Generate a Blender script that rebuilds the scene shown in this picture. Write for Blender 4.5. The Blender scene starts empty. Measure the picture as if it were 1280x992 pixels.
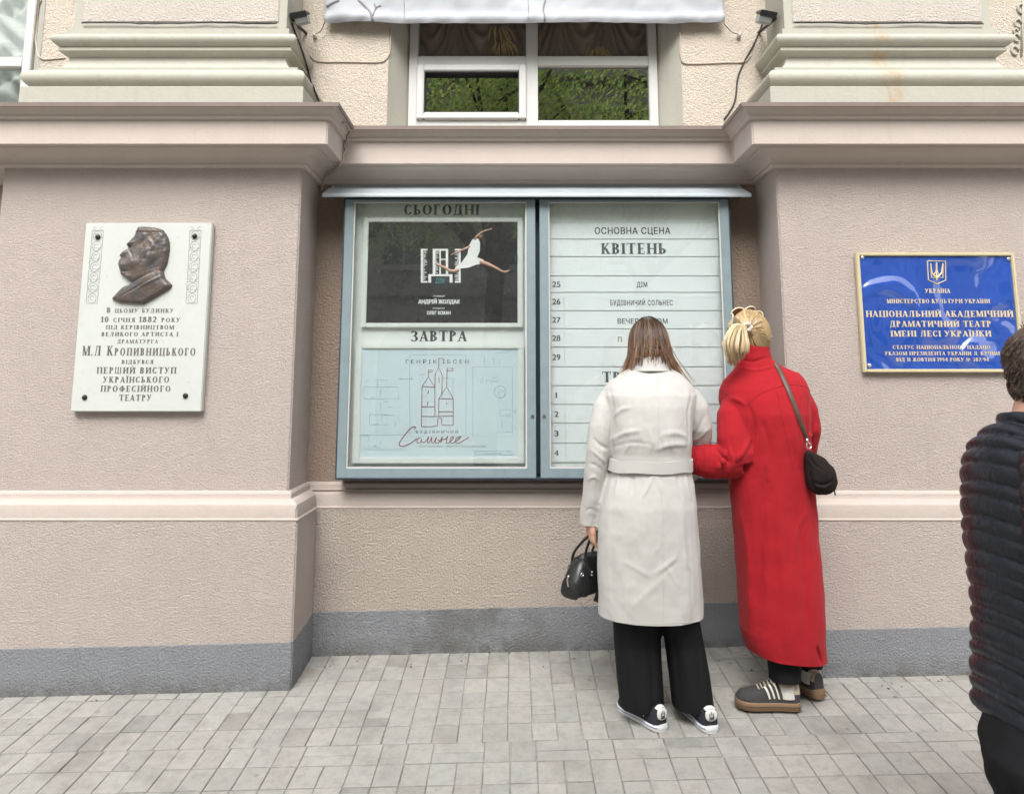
import bpy, bmesh, math, random
import numpy as np
from mathutils import Vector, Matrix, noise
from mathutils.bvhtree import BVHTree
R = math.radians
random.seed(7); np.random.seed(7)
scene = bpy.context.scene
COL = scene.collection

# ---------------------------------------------------------------- camera
F, XP, YP, TH, DIST, CZ = 900.0, 644.0, 355.0, R(7.9), 3.9, 1.334
cam = bpy.data.objects.new('camera', bpy.data.cameras.new('camera')); COL.objects.link(cam)
cam.location = (0, -DIST, CZ); cam.rotation_euler = (R(90) + TH, 0, 0)
cam.data.sensor_width = 36; cam.data.lens = 36 * F / 1280
cam.data.shift_x = (640 - XP) / 1280; cam.data.shift_y = (YP - 496) / 1280
cam.data.clip_start = 0.05; cam.data.clip_end = 500
scene.camera = cam

# ---------------------------------------------------------------- overcast daylight
SUN_EL, SUN_AZ = R(50), R(187)          # azimuth clockwise from +Y
world = bpy.data.worlds.new('World'); scene.world = world; world.use_nodes = True
wn = world.node_tree.nodes; wl = world.node_tree.links
sky = wn.new('ShaderNodeTexSky'); sky.sky_type = 'NISHITA'; sky.sun_disc = False
sky.sun_elevation = SUN_EL; sky.sun_rotation = SUN_AZ; sky.dust_density = 4.0; sky.air_density = 1.2; sky.ozone_density = 1.0
hsv = wn.new('ShaderNodeHueSaturation'); hsv.inputs['Saturation'].default_value = 0.12
wl.new(sky.outputs[0], hsv.inputs['Color']); wl.new(hsv.outputs[0], wn['Background'].inputs['Color'])
wn['Background'].inputs['Strength'].default_value = 0.15
sun = bpy.data.objects.new('sun', bpy.data.lights.new('sun', 'SUN')); COL.objects.link(sun)
sun.data.energy = 1.5; sun.data.angle = R(34); sun.data.color = (1, .975, .95)
sd = Vector((math.sin(SUN_AZ) * math.cos(SUN_EL), math.cos(SUN_AZ) * math.cos(SUN_EL), math.sin(SUN_EL)))
sun.rotation_euler = sd.to_track_quat('Z', 'Y').to_euler()
scene.view_settings.view_transform = 'Standard'; scene.view_settings.look = 'None'
scene.view_settings.gamma = 1; scene.view_settings.use_curve_mapping = False
scene.view_settings.exposure = 1.05

# ---------------------------------------------------------------- measuring helper: photo pixel at a known depth -> metres
_s, _c = math.sin(TH), math.cos(TH)
YOFF = 0.0
def at(px, py, Y):
    Y += YOFF; y = Y + DIST; k = -(py - YP) / F
    z = (k * y * _c + y * _s) / (_c - k * _s); d = y * _c + z * _s
    return Vector(((px - XP) * d / F, Y, z + CZ))
def ray_dir(px, py):
    return (at(px, py, 0) - Vector((0, -DIST, CZ))).normalized()
CAM = Vector((0, -DIST, CZ))
def gz(x, y): return .022 * x + .073 * y      # the pavement falls towards the road and along the street

# ---------------------------------------------------------------- object helpers
def tag(o, label=None, cat=None, group=None, kind=None):
    if label: o['label'] = label
    if cat: o['category'] = cat
    if group: o['group'] = group
    if kind: o['kind'] = kind
    return o
def empty(name, loc, label=None, cat=None, group=None, kind=None):
    o = bpy.data.objects.new(name, None); COL.objects.link(o); o.location = loc; o.empty_display_size = .1
    return tag(o, label, cat, group, kind)
class MB:
    def __init__(s): s.v = []; s.f = []; s.c = []
    def add(s, vs, fs, col=None):
        b = len(s.v); s.v += [tuple(v) for v in vs]; s.f += [tuple(i + b for i in f) for f in fs]
        s.c += [col if col else (1, 1, 1)] * len(vs) if not isinstance(col, list) else col
        return s
    def box(s, x0, x1, y0, y1, z0, z1):
        v = [(x, y, z) for x in (x0, x1) for y in (y0, y1) for z in (z0, z1)]
        return s.add(v, [(0, 1, 3, 2), (4, 6, 7, 5), (0, 4, 5, 1), (2, 3, 7, 6), (0, 2, 6, 4), (1, 5, 7, 3)])
    def obox(s, M, hx, hy, hz):
        v = [M @ Vector((x, y, z)) for x in (-hx, hx) for y in (-hy, hy) for z in (-hz, hz)]
        return s.add(v, [(0, 1, 3, 2), (4, 6, 7, 5), (0, 4, 5, 1), (2, 3, 7, 6), (0, 2, 6, 4), (1, 5, 7, 3)])
    def quad(s, a, b, c, d): return s.add([a, b, c, d], [(0, 1, 2, 3)])
    def tube(s, pts, rad, n=8, col=None, caps=True, flat=1.0, up=None):
        pts = [Vector(p) for p in pts]; m = len(pts)
        if not hasattr(rad, '__len__'): rad = [rad] * m
        vs = []; N = None
        for i in range(m):
            t = (pts[min(i + 1, m - 1)] - pts[max(i - 1, 0)])
            if t.length < 1e-9: t = Vector((0, 0, 1))
            t.normalize()
            if N is None:
                N = Vector(up) if up else (Vector((0, 0, 1)) if abs(t.z) < .9 else Vector((0, 1, 0)))
            N = N - t * N.dot(t)
            if N.length < 1e-6: N = t.orthogonal()
            N.normalize(); B = t.cross(N)
            for k in range(n):
                a = 2 * math.pi * k / n
                vs.append(pts[i] + (N * math.cos(a) * flat + B * math.sin(a)) * rad[i])
        fs = [(i * n + k, i * n + (k + 1) % n, (i + 1) * n + (k + 1) % n, (i + 1) * n + k) for i in range(m - 1) for k in range(n)]
        if caps: fs += [tuple(range(n - 1, -1, -1)), tuple((m - 1) * n + k for k in range(n))]
        if isinstance(col, list): col = [c for c in col for _ in range(n)]
        return s.add(vs, fs, col)
    def rings(s, rs, caps=True, col=None):
        n = len(rs[0]); vs = [p for r in rs for p in r]; m = len(rs)
        fs = [(i * n + k, i * n + (k + 1) % n, (i + 1) * n + (k + 1) % n, (i + 1) * n + k) for i in range(m - 1) for k in range(n)]
        if caps: fs += [tuple(range(n - 1, -1, -1)), tuple((m - 1) * n + k for k in range(n))]
        return s.add(vs, fs, col)
    def ball(s, c, r, M=None, n=12, m=8):
        c = Vector(c); r = Vector(r) if hasattr(r, '__len__') else Vector((r, r, r)); rs = []
        M = M or Matrix.Identity(3)
        for i in range(m + 1):
            ph = math.pi * (i + .02) / (m + .04)
            rs.append([c + M @ Vector((r.x * math.sin(ph) * math.cos(2 * math.pi * k / n), r.y * math.sin(ph) * math.sin(2 * math.pi * k / n), -r.z * math.cos(ph))) for k in range(n)])
        return s.rings(rs)
    def prism(s, poly, y0, y1):                # outline in x,z pushed through y
        n = len(poly)
        v = [(x, y0, z) for x, z in poly] + [(x, y1, z) for x, z in poly]
        return s.add(v, [tuple(range(n)), tuple(range(2 * n - 1, n - 1, -1))] + [(i, i + n, (i + 1) % n + n, (i + 1) % n) for i in range(n)])
    def mesh(s, name, sharp=None, bevel=0, fix=True):
        me = bpy.data.meshes.new(name); me.from_pydata(s.v, [], s.f)
        if any(c != (1, 1, 1) for c in s.c):
            a = me.color_attributes.new('Col', 'FLOAT_COLOR', 'POINT')
            a.data.foreach_set('color', np.array([(*c, 1) for c in s.c], dtype=np.float32).ravel())
        if fix or bevel:
            bm = bmesh.new(); bm.from_mesh(me)
            if fix: bmesh.ops.recalc_face_normals(bm, faces=bm.faces)
            if bevel:
                es = [e for e in bm.edges if len(e.link_faces) == 2 and e.calc_face_angle(0) > R(35)]
                bmesh.ops.bevel(bm, geom=es, offset=bevel, segments=2, affect='EDGES', clamp_overlap=True)
            bm.to_mesh(me); bm.free()
        if sharp is not None:
            me.shade_smooth()
            if sharp < 180: me.set_sharp_from_angle(angle=R(sharp))
        return me
    def obj(s, name, mat, parent=None, sharp=None, bevel=0, fix=True):
        return link(name, s.mesh(name, sharp, bevel, fix), mat, parent)
def link(name, me, mat, parent=None):
    o = bpy.data.objects.new(name, me); COL.objects.link(o)
    if mat: me.materials.clear(); me.materials.append(mat)
    if parent: attach(o, parent)
    return o
def attach(o, parent):
    o.parent = parent
    w = Matrix.Translation(parent.location) if parent.parent is None else world_of(parent)
    o.matrix_parent_inverse = w.inverted()
def world_of(o):
    m = o.matrix_basis.copy() if False else Matrix.LocRotScale(o.location, o.rotation_euler, o.scale)
    return world_of(o.parent) @ o.matrix_parent_inverse @ m if o.parent else m
def dup(o, parent=None):
    c = o.copy(); COL.objects.link(c); c.parent = parent
    for ch in list(o.children): dup(ch, c)
    return c
def evaluated(me, mods):
    o = bpy.data.objects.new('tmp', me); COL.objects.link(o)
    for typ, kw in mods:
        m = o.modifiers.new(typ, typ)
        for k, v in kw.items(): setattr(m, k, v)
    dg = bpy.context.evaluated_depsgraph_get(); dg.update()
    r = bpy.data.meshes.new_from_object(o.evaluated_get(dg))
    bpy.data.objects.remove(o)
    return r
def fuse(mb, voxel, smooth=4, name='skin'):
    """closed overlapping shapes -> one continuous skin"""
    me = mb.mesh(name)
    return evaluated(me, [('REMESH', dict(mode='VOXEL', voxel_size=voxel)), ('SMOOTH', dict(factor=.5, iterations=smooth))])
def co_of(me):
    a = np.empty(len(me.vertices) * 3, dtype=np.float32); me.vertices.foreach_get('co', a); return a.reshape(-1, 3)
def no_of(me):
    a = np.empty(len(me.vertices) * 3, dtype=np.float32); me.vertex_normals.foreach_get('vector', a); return a.reshape(-1, 3)
def set_co(me, a): me.vertices.foreach_set('co', a.astype(np.float32).ravel()); me.update()
def seg_dist(P, a, b):
    a = np.array(a); b = np.array(b); d = b - a; t = np.clip(((P - a) @ d) / max(d @ d, 1e-9), 0, 1)
    return np.linalg.norm(P - (a + t[:, None] * d), axis=1), t
def folds(me, lines):
    """push cloth in or out along 3-D polylines: (points, height, width)"""
    P = co_of(me); N = no_of(me); D = np.zeros(len(P))
    for pts, h, w in lines:
        best = np.full(len(P), 9.)
        L = len(pts) - 1; fade = np.ones(len(P))
        for i in range(L):
            d, t = seg_dist(P, pts[i], pts[i + 1]); u = (i + t) / L
            m = d < best; best[m] = d[m]; fade[m] = (np.sin(np.pi * np.clip(u * .92 + .04, 0, 1)) ** .6)[m]
        D += h * fade * np.exp(-(best / w) ** 2)
    set_co(me, P + N * D[:, None])
def rumple(me, scale, amp, stretch=(1, 1, 1), seed=0):
    P = co_of(me); N = no_of(me); st = np.array(stretch) * scale
    D = np.array([noise.noise(Vector(p * st) + Vector((seed, seed * 2.3, 0))) for p in P]) * amp
    set_co(me, P + N * D[:, None])
def cut(me, co, no, centre=None, rad=0):
    """trim cloth along a plane, leaving a crisp open edge (only near centre when one is given)"""
    bm = bmesh.new(); bm.from_mesh(me)
    vs = [v for v in bm.verts if centre is None or (v.co - Vector(centre)).length < rad]; s = set(vs)
    fs = [f for f in bm.faces if all(v in s for v in f.verts)]; es = {e for f in fs for e in f.edges}
    bmesh.ops.bisect_plane(bm, geom=list({v for f in fs for v in f.verts}) + list(es) + fs, plane_co=co, plane_no=Vector(no).normalized(), clear_outer=True)
    bm.to_mesh(me); bm.free(); me.update()
def ring(c, rx, ry, n=28, e=2.3, rot=0, tilt=(0, 0)):
    o = []
    for k in range(n):
        a = 2 * math.pi * k / n; ca, sa = math.cos(a), math.sin(a)
        x = rx * math.copysign(abs(ca) ** (2 / e), ca); y = ry * math.copysign(abs(sa) ** (2 / e), sa)
        x, y = x * math.cos(rot) - y * math.sin(rot), x * math.sin(rot) + y * math.cos(rot)
        o.append(Vector((c[0] + x, c[1] + y, c[2] + tilt[0] * x + tilt[1] * y)))
    return o
def crs(pts, n):
    """smooth curve through points"""
    P = [Vector(p) for p in pts]; P = [P[0] * 2 - P[1]] + P + [P[-1] * 2 - P[-2]]; o = []
    for i in range(1, len(P) - 2):
        for k in range(n):
            t = k / n; a, b, c, d = P[i - 1:i + 3]
            o.append(.5 * ((2 * b) + (c - a) * t + (2 * a - 5 * b + 4 * c - d) * t * t + (3 * b - a - 3 * c + d) * t ** 3))
    return o + [P[-2]]

# ---------------------------------------------------------------- materials
def newmat(name):
    m = bpy.data.materials.new(name); m.use_nodes = True
    return m, m.node_tree.nodes, m.node_tree.links, m.node_tree.nodes['Principled BSDF']
def setin(b, **k):
    for n, v in k.items():
        n = n.replace('_', ' ')
        b.inputs[n].default_value = (*v, 1) if isinstance(v, tuple) and len(v) == 3 and b.inputs[n].type == 'RGBA' else v
def mixc(N, L, fac, a, b, mode='MIX'):
    m = N.new('ShaderNodeMix'); m.data_type = 'RGBA'; m.blend_type = mode
    for s, x in ((m.inputs[0], fac), (m.inputs[6], a), (m.inputs[7], b)):
        if isinstance(x, (int, float)): s.default_value = x if s.type == 'VALUE' else (x, x, x, 1)
        elif isinstance(x, tuple): s.default_value = (*x, 1)
        else: L.new(x, s)
    return m.outputs[2]
def pos(N, L, scale=(1, 1, 1), obj=False):
    g = N.new('ShaderNodeTexCoord').outputs['Object'] if obj else N.new('ShaderNodeNewGeometry').outputs['Position']
    mp = N.new('ShaderNodeMapping'); mp.inputs['Scale'].default_value = scale; L.new(g, mp.inputs[0]); return mp.outputs[0]
def tex(N, L, vec, scale, detail=3, rough=.5, dist=0, out='Fac'):
    t = N.new('ShaderNodeTexNoise'); t.inputs['Scale'].default_value = scale; t.inputs['Detail'].default_value = detail
    t.inputs['Roughness'].default_value = rough; t.inputs['Distortion'].default_value = dist; L.new(vec, t.inputs['Vector']); return t.outputs[out]
def ramp(N, L, v, stops):
    r = N.new('ShaderNodeValToRGB'); e = r.color_ramp.elements
    while len(e) < len(stops): e.new(.5)
    for i, (p, c) in enumerate(stops):
        e[i].position = p; e[i].color = (*c, 1) if isinstance(c, tuple) else (c, c, c, 1)
    L.new(v, r.inputs[0]); return r.outputs[0]
def maprange(N, L, v, a, b, c, d):
    m = N.new('ShaderNodeMapRange'); L.new(v, m.inputs[0])
    for i, x in enumerate((a, b, c, d)): m.inputs[i + 1].default_value = x
    return m.outputs[0]
def math2(N, L, op, a, b=0):
    m = N.new('ShaderNodeMath'); m.operation = op
    for i, x in enumerate((a, b)):
        if isinstance(x, (int, float)): m.inputs[i].default_value = x
        else: L.new(x, m.inputs[i])
    return m.outputs[0]
def bump(N, L, b, h, strength, dist):
    n = N.new('ShaderNodeBump'); n.inputs['Strength'].default_value = strength; n.inputs['Distance'].default_value = dist
    L.new(h, n.inputs['Height']); L.new(n.outputs[0], b.inputs['Normal']); return n
def simple(name, col, rough=.6, metal=0, var=.06, vscale=8, bs=0, bscale=200, bdist=.001, obj=False, **kw):
    m, N, L, b = newmat(name); v = pos(N, L, obj=obj)
    n = tex(N, L, v, vscale, 4, .6)
    L.new(mixc(N, L, n, tuple(c * (1 - var * 1.6) for c in col), tuple(min(1, c * (1 + var * 1.6)) for c in col)), b.inputs['Base Color'])
    L.new(maprange(N, L, tex(N, L, v, vscale * 3, 3), .3, .7, max(.02, rough - .06), min(1, rough + .06)), b.inputs['Roughness'])
    b.inputs['Metallic'].default_value = metal
    if bs: bump(N, L, b, tex(N, L, v, bscale, 3, .6), bs, bdist)
    setin(b, **kw); return m
def plaster(name, col, scale, strength, dist, pits=False, var=.07, grime=.12, stretch=(1, 1, 1)):
    m, N, L, b = newmat(name); v = pos(N, L); vs = pos(N, L, stretch)
    big = tex(N, L, v, 1.3, 5, .6); mid = tex(N, L, v, 9, 4, .6)
    c = mixc(N, L, big, tuple(x * (1 - var) for x in col), tuple(x * (1 + var) for x in col))
    c = mixc(N, L, maprange(N, L, mid, .35, .7, 0, .35), c, tuple(x * .88 for x in col))
    streak = tex(N, L, pos(N, L, (6, 6, .35)), 2.2, 5, .65)          # rain streaks
    c = mixc(N, L, maprange(N, L, streak, .56, .8, 0, grime * 3), c, (col[0] * .66, col[1] * .64, col[2] * .62))
    speck = tex(N, L, v, 160, 2, .5)
    c = mixc(N, L, maprange(N, L, speck, .62, .74, 0, .35), c, tuple(x * .6 for x in col))
    L.new(c, b.inputs['Base Color']); setin(b, Roughness=.92, Specular_IOR_Level=.25)
    h1 = tex(N, L, vs, scale, 3, .55, .6); h2 = tex(N, L, v, scale * 3.1, 2, .5)
    h = math2(N, L, 'ADD', h1, math2(N, L, 'MULTIPLY', h2, .3))
    if pits:
        vo = N.new('ShaderNodeTexVoronoi'); vo.feature = 'SMOOTH_F1'; vo.inputs['Scale'].default_value = scale * .9; vo.inputs['Smoothness'].default_value = .4
        wob = N.new('ShaderNodeVectorMath'); L.new(v, wob.inputs[0]); sc = N.new('ShaderNodeVectorMath'); sc.operation = 'SCALE'
        L.new(tex(N, L, v, scale * .7, 2, .5, 0, 'Color'), sc.inputs[0]); sc.inputs['Scale'].default_value = .03; L.new(sc.outputs[0], wob.inputs[1])
        L.new(wob.outputs[0], vo.inputs['Vector'])
        h = math2(N, L, 'ADD', h, math2(N, L, 'MULTIPLY', vo.outputs['Distance'], -1.1))
        pit = maprange(N, L, h1, .38, .30, 0, .55)
        b2 = mixc(N, L, pit, c, tuple(x * .55 for x in col)); L.new(b2, b.inputs['Base Color'])
    bump(N, L, b, h, strength, dist * 1.8)
    return m
def attrmat(name, rough=.5, tint=(1, 1, 1), var=.15, vscale=40, **kw):
    m, N, L, b = newmat(name); a = N.new('ShaderNodeAttribute'); a.attribute_name = 'Col'
    n = tex(N, L, pos(N, L), vscale, 3)
    L.new(mixc(N, L, 1.0, a.outputs['Color'], mixc(N, L, n, tuple(t * (1 - var) for t in tint), tuple(t * (1 + var) for t in tint)), 'MULTIPLY'), b.inputs['Base Color'])
    setin(b, Roughness=rough, **kw); return m
def glassmat(name, fac, tint=(1, 1, 1), rough=0.0, dirt=0.0, wave=0):
    m, N, L, b = newmat(name); N.remove(b)
    tr = N.new('ShaderNodeBsdfTransparent'); tr.inputs[0].default_value = (*tint, 1)
    gl = N.new('ShaderNodeBsdfGlossy'); gl.inputs['Roughness'].default_value = rough
    lw = N.new('ShaderNodeLayerWeight'); lw.inputs['Blend'].default_value = .5
    mx = N.new('ShaderNodeMixShader'); L.new(maprange(N, L, lw.outputs['Facing'], 0, 1, fac, .95), mx.inputs[0])
    # facing rises only near grazing
    p = math2(N, L, 'POWER', lw.outputs['Facing'], 4); L.new(maprange(N, L, p, 0, 1, fac, .95), mx.inputs[0])
    L.new(tr.outputs[0], mx.inputs[1]); L.new(gl.outputs[0], mx.inputs[2])
    last = mx.outputs[0]
    if wave:
        bp = N.new('ShaderNodeBump'); bp.inputs['Strength'].default_value = 1; bp.inputs['Distance'].default_value = wave
        L.new(tex(N, L, pos(N, L), 1.7, 2), bp.inputs['Height']); L.new(bp.outputs[0], gl.inputs['Normal'])
    if dirt:
        df = N.new('ShaderNodeBsdfDiffuse'); df.inputs[0].default_value = (.75, .78, .76, 1)
        d = maprange(N, L, tex(N, L, pos(N, L), 5, 5, .65), .35, .8, dirt * .35, dirt)
        m2 = N.new('ShaderNodeMixShader'); L.new(d, m2.inputs[0]); L.new(last, m2.inputs[1]); L.new(df.outputs[0], m2.inputs[2]); last = m2.outputs[0]
    L.new(last, N['Material Output'].inputs[0]); return m
# ================================================================ colours of the place
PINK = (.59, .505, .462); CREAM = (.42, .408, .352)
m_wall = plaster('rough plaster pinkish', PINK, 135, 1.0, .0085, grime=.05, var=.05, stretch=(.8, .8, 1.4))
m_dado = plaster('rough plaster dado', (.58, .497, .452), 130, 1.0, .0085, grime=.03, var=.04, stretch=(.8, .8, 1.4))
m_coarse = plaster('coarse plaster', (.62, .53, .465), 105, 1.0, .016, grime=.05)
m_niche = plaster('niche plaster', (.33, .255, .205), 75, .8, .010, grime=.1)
m_smooth = plaster('smooth painted render', (.525, .455, .415), 25, .2, .004, var=.04, grime=.06)
m_ledge = plaster('smooth ledge render', (.475, .41, .372), 25, .25, .005, var=.04, grime=.04)
m_upper = plaster('pitted upper plaster', (.58, .51, .43), 100, .6, .007, pits=True, grime=.06)
m_cream = plaster('cream painted stone', CREAM, 30, .25, .004, var=.05, grime=.14)
def rust():
    N, L = m_cream.node_tree.nodes, m_cream.node_tree.links; b = N['Principled BSDF']; src = b.inputs['Base Color'].links[0].from_socket
    g = N.new('ShaderNodeNewGeometry'); sp = N.new('ShaderNodeSeparateXYZ'); L.new(g.outputs['Position'], sp.inputs[0])
    d = math2(N, L, 'ABSOLUTE', math2(N, L, 'SUBTRACT', sp.outputs['X'], 1.985)); m = math2(N, L, 'MULTIPLY', maprange(N, L, d, .01, .075, 1, 0), maprange(N, L, tex(N, L, pos(N, L, (14, 14, 5)), 1.6, 4, .7), .42, .62, 0, .5))
    L.new(mixc(N, L, m, src, (.42, .22, .06)), b.inputs['Base Color'])
rust()
m_panel = plaster('pale rough panel', (.60, .545, .49), 90, .9, .010, grime=.03)

def plinth_material():
    m = plaster('grey plinth paint', (.32, .33, .348), 110, 1.0, .012, grime=.1)
    N, L = m.node_tree.nodes, m.node_tree.links; b = N['Principled BSDF']
    src = b.inputs['Base Color'].links[0].from_socket
    # soot and splash marks near the middle of the niche and along the foot
    g = N.new('ShaderNodeNewGeometry'); sp = N.new('ShaderNodeSeparateXYZ'); L.new(g.outputs['Position'], sp.inputs[0])
    d = math2(N, L, 'ABSOLUTE', math2(N, L, 'ADD', sp.outputs['X'], .16), 0)
    patch = math2(N, L, 'MULTIPLY', maprange(N, L, d, .22, .5, 1, 0), maprange(N, L, tex(N, L, pos(N, L), 7, 5, .65), .36, .56, 0, 1))
    ina = maprange(N, L, sp.outputs['Y'], -.2, -.1, 0, 1)
    patch = math2(N, L, 'MULTIPLY', patch, ina)
    c = mixc(N, L, math2(N, L, 'MULTIPLY', patch, .75), src, (.19, .19, .185))
    chip = maprange(N, L, tex(N, L, pos(N, L), 26, 4, .7), .68, .72, 0, .6)
    c = mixc(N, L, math2(N, L, 'MULTIPLY', chip, patch), c, (.5, .49, .46))
    zf = math2(N, L, 'SUBTRACT', sp.outputs['Z'], math2(N, L, 'ADD', math2(N, L, 'MULTIPLY', sp.outputs['X'], .022), math2(N, L, 'MULTIPLY', sp.outputs['Y'], .073)))
    foot = math2(N, L, 'MULTIPLY', maprange(N, L, zf, .0, .09, 1, 0), maprange(N, L, tex(N, L, pos(N, L), 14, 5, .7), .35, .6, 0, 1))
    c = mixc(N, L, math2(N, L, 'MULTIPLY', foot, .85), c, (.17, .165, .15))
    L.new(c, b.inputs['Base Color']); return m
m_plinth = plinth_material()
m_white = simple('white window plastic', (.54, .536, .52), .35, var=.03)
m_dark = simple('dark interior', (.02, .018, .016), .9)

# ================================================================ pavement
def paver_mat():
    m, N, L, b = newmat('concrete pavers'); v = pos(N, L)
    a = N.new('ShaderNodeAttribute'); a.attribute_name = 'Col'
    big = tex(N, L, v, 1.7, 5, .65); fine = tex(N, L, v, 260, 3, .6); mid = tex(N, L, v, 22, 5, .7)
    c = mixc(N, L, big, (.305, .295, .27), (.37, .358, .328))
    c = mixc(N, L, maprange(N, L, mid, .48, .72, 0, .75), c, (.235, .23, .21))
    c = mixc(N, L, maprange(N, L, mid, .42, .25, 0, .5), c, (.42, .415, .395))
    c = mixc(N, L, maprange(N, L, fine, .62, .7, 0, .5), c, (.52, .515, .49))
    c = mixc(N, L, maprange(N, L, fine, .38, .3, 0, .55), c, (.16, .155, .145))
    dark = tex(N, L, v, 4.3, 4, .6)
    c = mixc(N, L, maprange(N, L, dark, .54, .7, 0, .5), c, (.2, .195, .18))
    sp = N.new('ShaderNodeTexVoronoi'); sp.inputs['Scale'].default_value = 5.5; L.new(v, sp.inputs['Vector'])       # old gum and drip spots
    c = mixc(N, L, maprange(N, L, sp.outputs['Distance'], .045, .075, .6, 0), c, (.17, .165, .155))
    g2 = N.new('ShaderNodeNewGeometry'); sx = N.new('ShaderNodeSeparateXYZ'); L.new(g2.outputs['Position'], sx.inputs[0])
    foot = math2(N, L, 'MULTIPLY', maprange(N, L, sx.outputs['Y'], -.42, -.05, 0, 1), maprange(N, L, tex(N, L, v, 9, 5, .7), .40, .62, 0, .6))   # trodden dirt in the niche
    c = mixc(N, L, foot, c, (.19, .18, .165))
    c = mixc(N, L, 1.0, c, a.outputs['Color'], 'MULTIPLY')
    L.new(c, b.inputs['Base Color']); setin(b, Roughness=.88, Specular_IOR_Level=.3)
    bump(N, L, b, math2(N, L, 'ADD', fine, math2(N, L, 'MULTIPLY', mid, 1.5)), .5, .0035); return m
def grout_mat():
    m, N, L, b = newmat('sandy joints and asphalt'); v = pos(N, L)
    n = tex(N, L, v, 5.5, 4, .7); g = tex(N, L, v, 300, 2)
    c = mixc(N, L, maprange(N, L, n, .44, .56, 0, 1), (.23, .22, .195), (.50, .49, .45))
    c = mixc(N, L, maprange(N, L, g, .4, .6, 0, .5), c, (.2, .19, .17))
    L.new(c, b.inputs['Base Color']); setin(b, Roughness=.95); bump(N, L, b, g, .6, .004); return m
m_paver = paver_mat(); m_grout = grout_mat()
g = MB()
xs = [-60, -6, 6, 60]; ys = [-60, -4.6, .2]
for i in range(3):
    for j in range(2):
        q = [(xs[i], ys[j]), (xs[i + 1], ys[j]), (xs[i + 1], ys[j + 1]), (xs[i], ys[j + 1])]
        f = lambda x, y: .022 * x + (.073 * y if y > -4.6 else .073 * -4.6) - .006
        g.add([(x, y, f(x, y)) for x, y in q], [(0, 1, 2, 3)])
tag(g.obj('ground', m_grout), kind='structure')
pv = MB(); PX, PY = .1, .1322; rnd = random.Random(3)
def paver(x0, x1, y0, y1):
    j = .0017; x0 += j + rnd.uniform(-.001, .001); x1 -= j + rnd.uniform(-.001, .001); y0 += .0030 + rnd.uniform(-.0012, .0012); y1 -= .0030
    dz = rnd.uniform(-.0012, .0012); tx, ty = rnd.uniform(-.008, .008), rnd.uniform(-.008, .008); c = .003
    cx, cy = (x0 + x1) / 2, (y0 + y1) / 2; k = rnd.choice((rnd.uniform(.94, 1.06), rnd.uniform(.92, 1.06), rnd.uniform(.80, 1.08))); w = rnd.uniform(-.012, .012)
    z = lambda x, y, d: gz(x, y) + d + dz + tx * (x - cx) + ty * (y - cy)
    o = [(x0, y0), (x1, y0), (x1, y1), (x0, y1)]; i = [(x0 + c, y0 + c), (x1 - c, y0 + c), (x1 - c, y1 - c), (x0 + c, y1 - c)]
    vs = [(x, y, z(x, y, -.02)) for x, y in o] + [(x, y, z(x, y, -.0015)) for x, y in o] + [(x, y, z(x, y, .0008)) for x, y in i]
    pv.add(vs, [(8, 9, 10, 11)] + [(4 + a, 4 + (a + 1) % 4, 8 + (a + 1) % 4, 8 + a) for a in range(4)] + [(a, (a + 1) % 4, 4 + (a + 1) % 4, 4 + a) for a in range(4)], (k + w, k, k - w))
y = -.044; row = 0
pv_rows = []
while y > -3.6:
    x = -4.6 + rnd.uniform(-.004, .004); y0 = y - PY; skew = .0
    n = int(9.2 / PX); c = 0
    while c < n:
        xa = -4.63 + c * PX + (.0 if row < 6 else .012)
        if row in (6, 11) and rnd.random() < .3:
            paver(xa, xa + 2 * PX, y - PY / 2, y); paver(xa, xa + 2 * PX, y0, y - PY / 2); c += 2; continue
        if rnd.random() < .015: paver(xa, xa + PX, y - PY / 2, y); paver(xa, xa + PX, y0, y - PY / 2)
        else: paver(xa, xa + PX, y0, y)
        c += 1
    y = y0; row += 1
for c in range(92): paver(-4.63 + c * PX, -4.63 + (c + 1) * PX, -.044, -.008) if not False else 0
tag(pv.obj('pavement', m_paver, fix=False), kind='structure')

# ================================================================ theatre facade
bld = empty('theatre_building', (0, 0, 0), 'pinkish beige theatre front with pilasters, moulded cornice, grey plinth and cream column bases', 'building')
XA, XB, XC, XD, PD = -2.625, -1.095, 1.337, 2.80, .32
def plan():
    """corner points left to right with the section each run belongs to"""
    raw = [((-12, 0), 'farl'), ((XA, 0), 'pl'), ((XA, -PD), 'pl'), ((XB, -PD), 'pl'), ((XB, 0), 'niche'), ((XC, 0), 'pr'), ((XC, -PD), 'pr'), ((XD, -PD), 'pr'), ((XD, 0), 'farr'), ((12, 0), None)]
    P = []; S = []; c = .007
    for i, (p, s) in enumerate(raw):
        if False:
            a = Vector(p) + (Vector(raw[i - 1][0]) - Vector(p)).normalized() * c
            b = Vector(p) + (Vector(raw[i + 1][0]) - Vector(p)).normalized() * c
            P += [a, b]; S += [s, s]
        else: P.append(Vector(p)); S.append(s)
    return P, S
def sweep(profile, P):
    """profile of (out, z) run along the plan with mitred corners -> columns of points"""
    cols = []; n = len(P)
    for i in range(n):
        def nrm(a, b): d = (P[b] - P[a]).normalized(); return Vector((d.y, -d.x))
        n0 = nrm(i - 1, i) if i > 0 else nrm(i, i + 1); n1 = nrm(i, i + 1) if i < n - 1 else n0
        m = (n0 + n1); m = m / max(.05, m.dot(n0)) if m.length > 1e-6 else n0
        cols.append([(P[i].x + m.x * o, P[i].y + m.y * o, z(P[i].x + m.x * o, P[i].y + m.y * o) if callable(z) else z) for o, z in profile])
    return cols
PLAN, SECT = plan()
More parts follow.
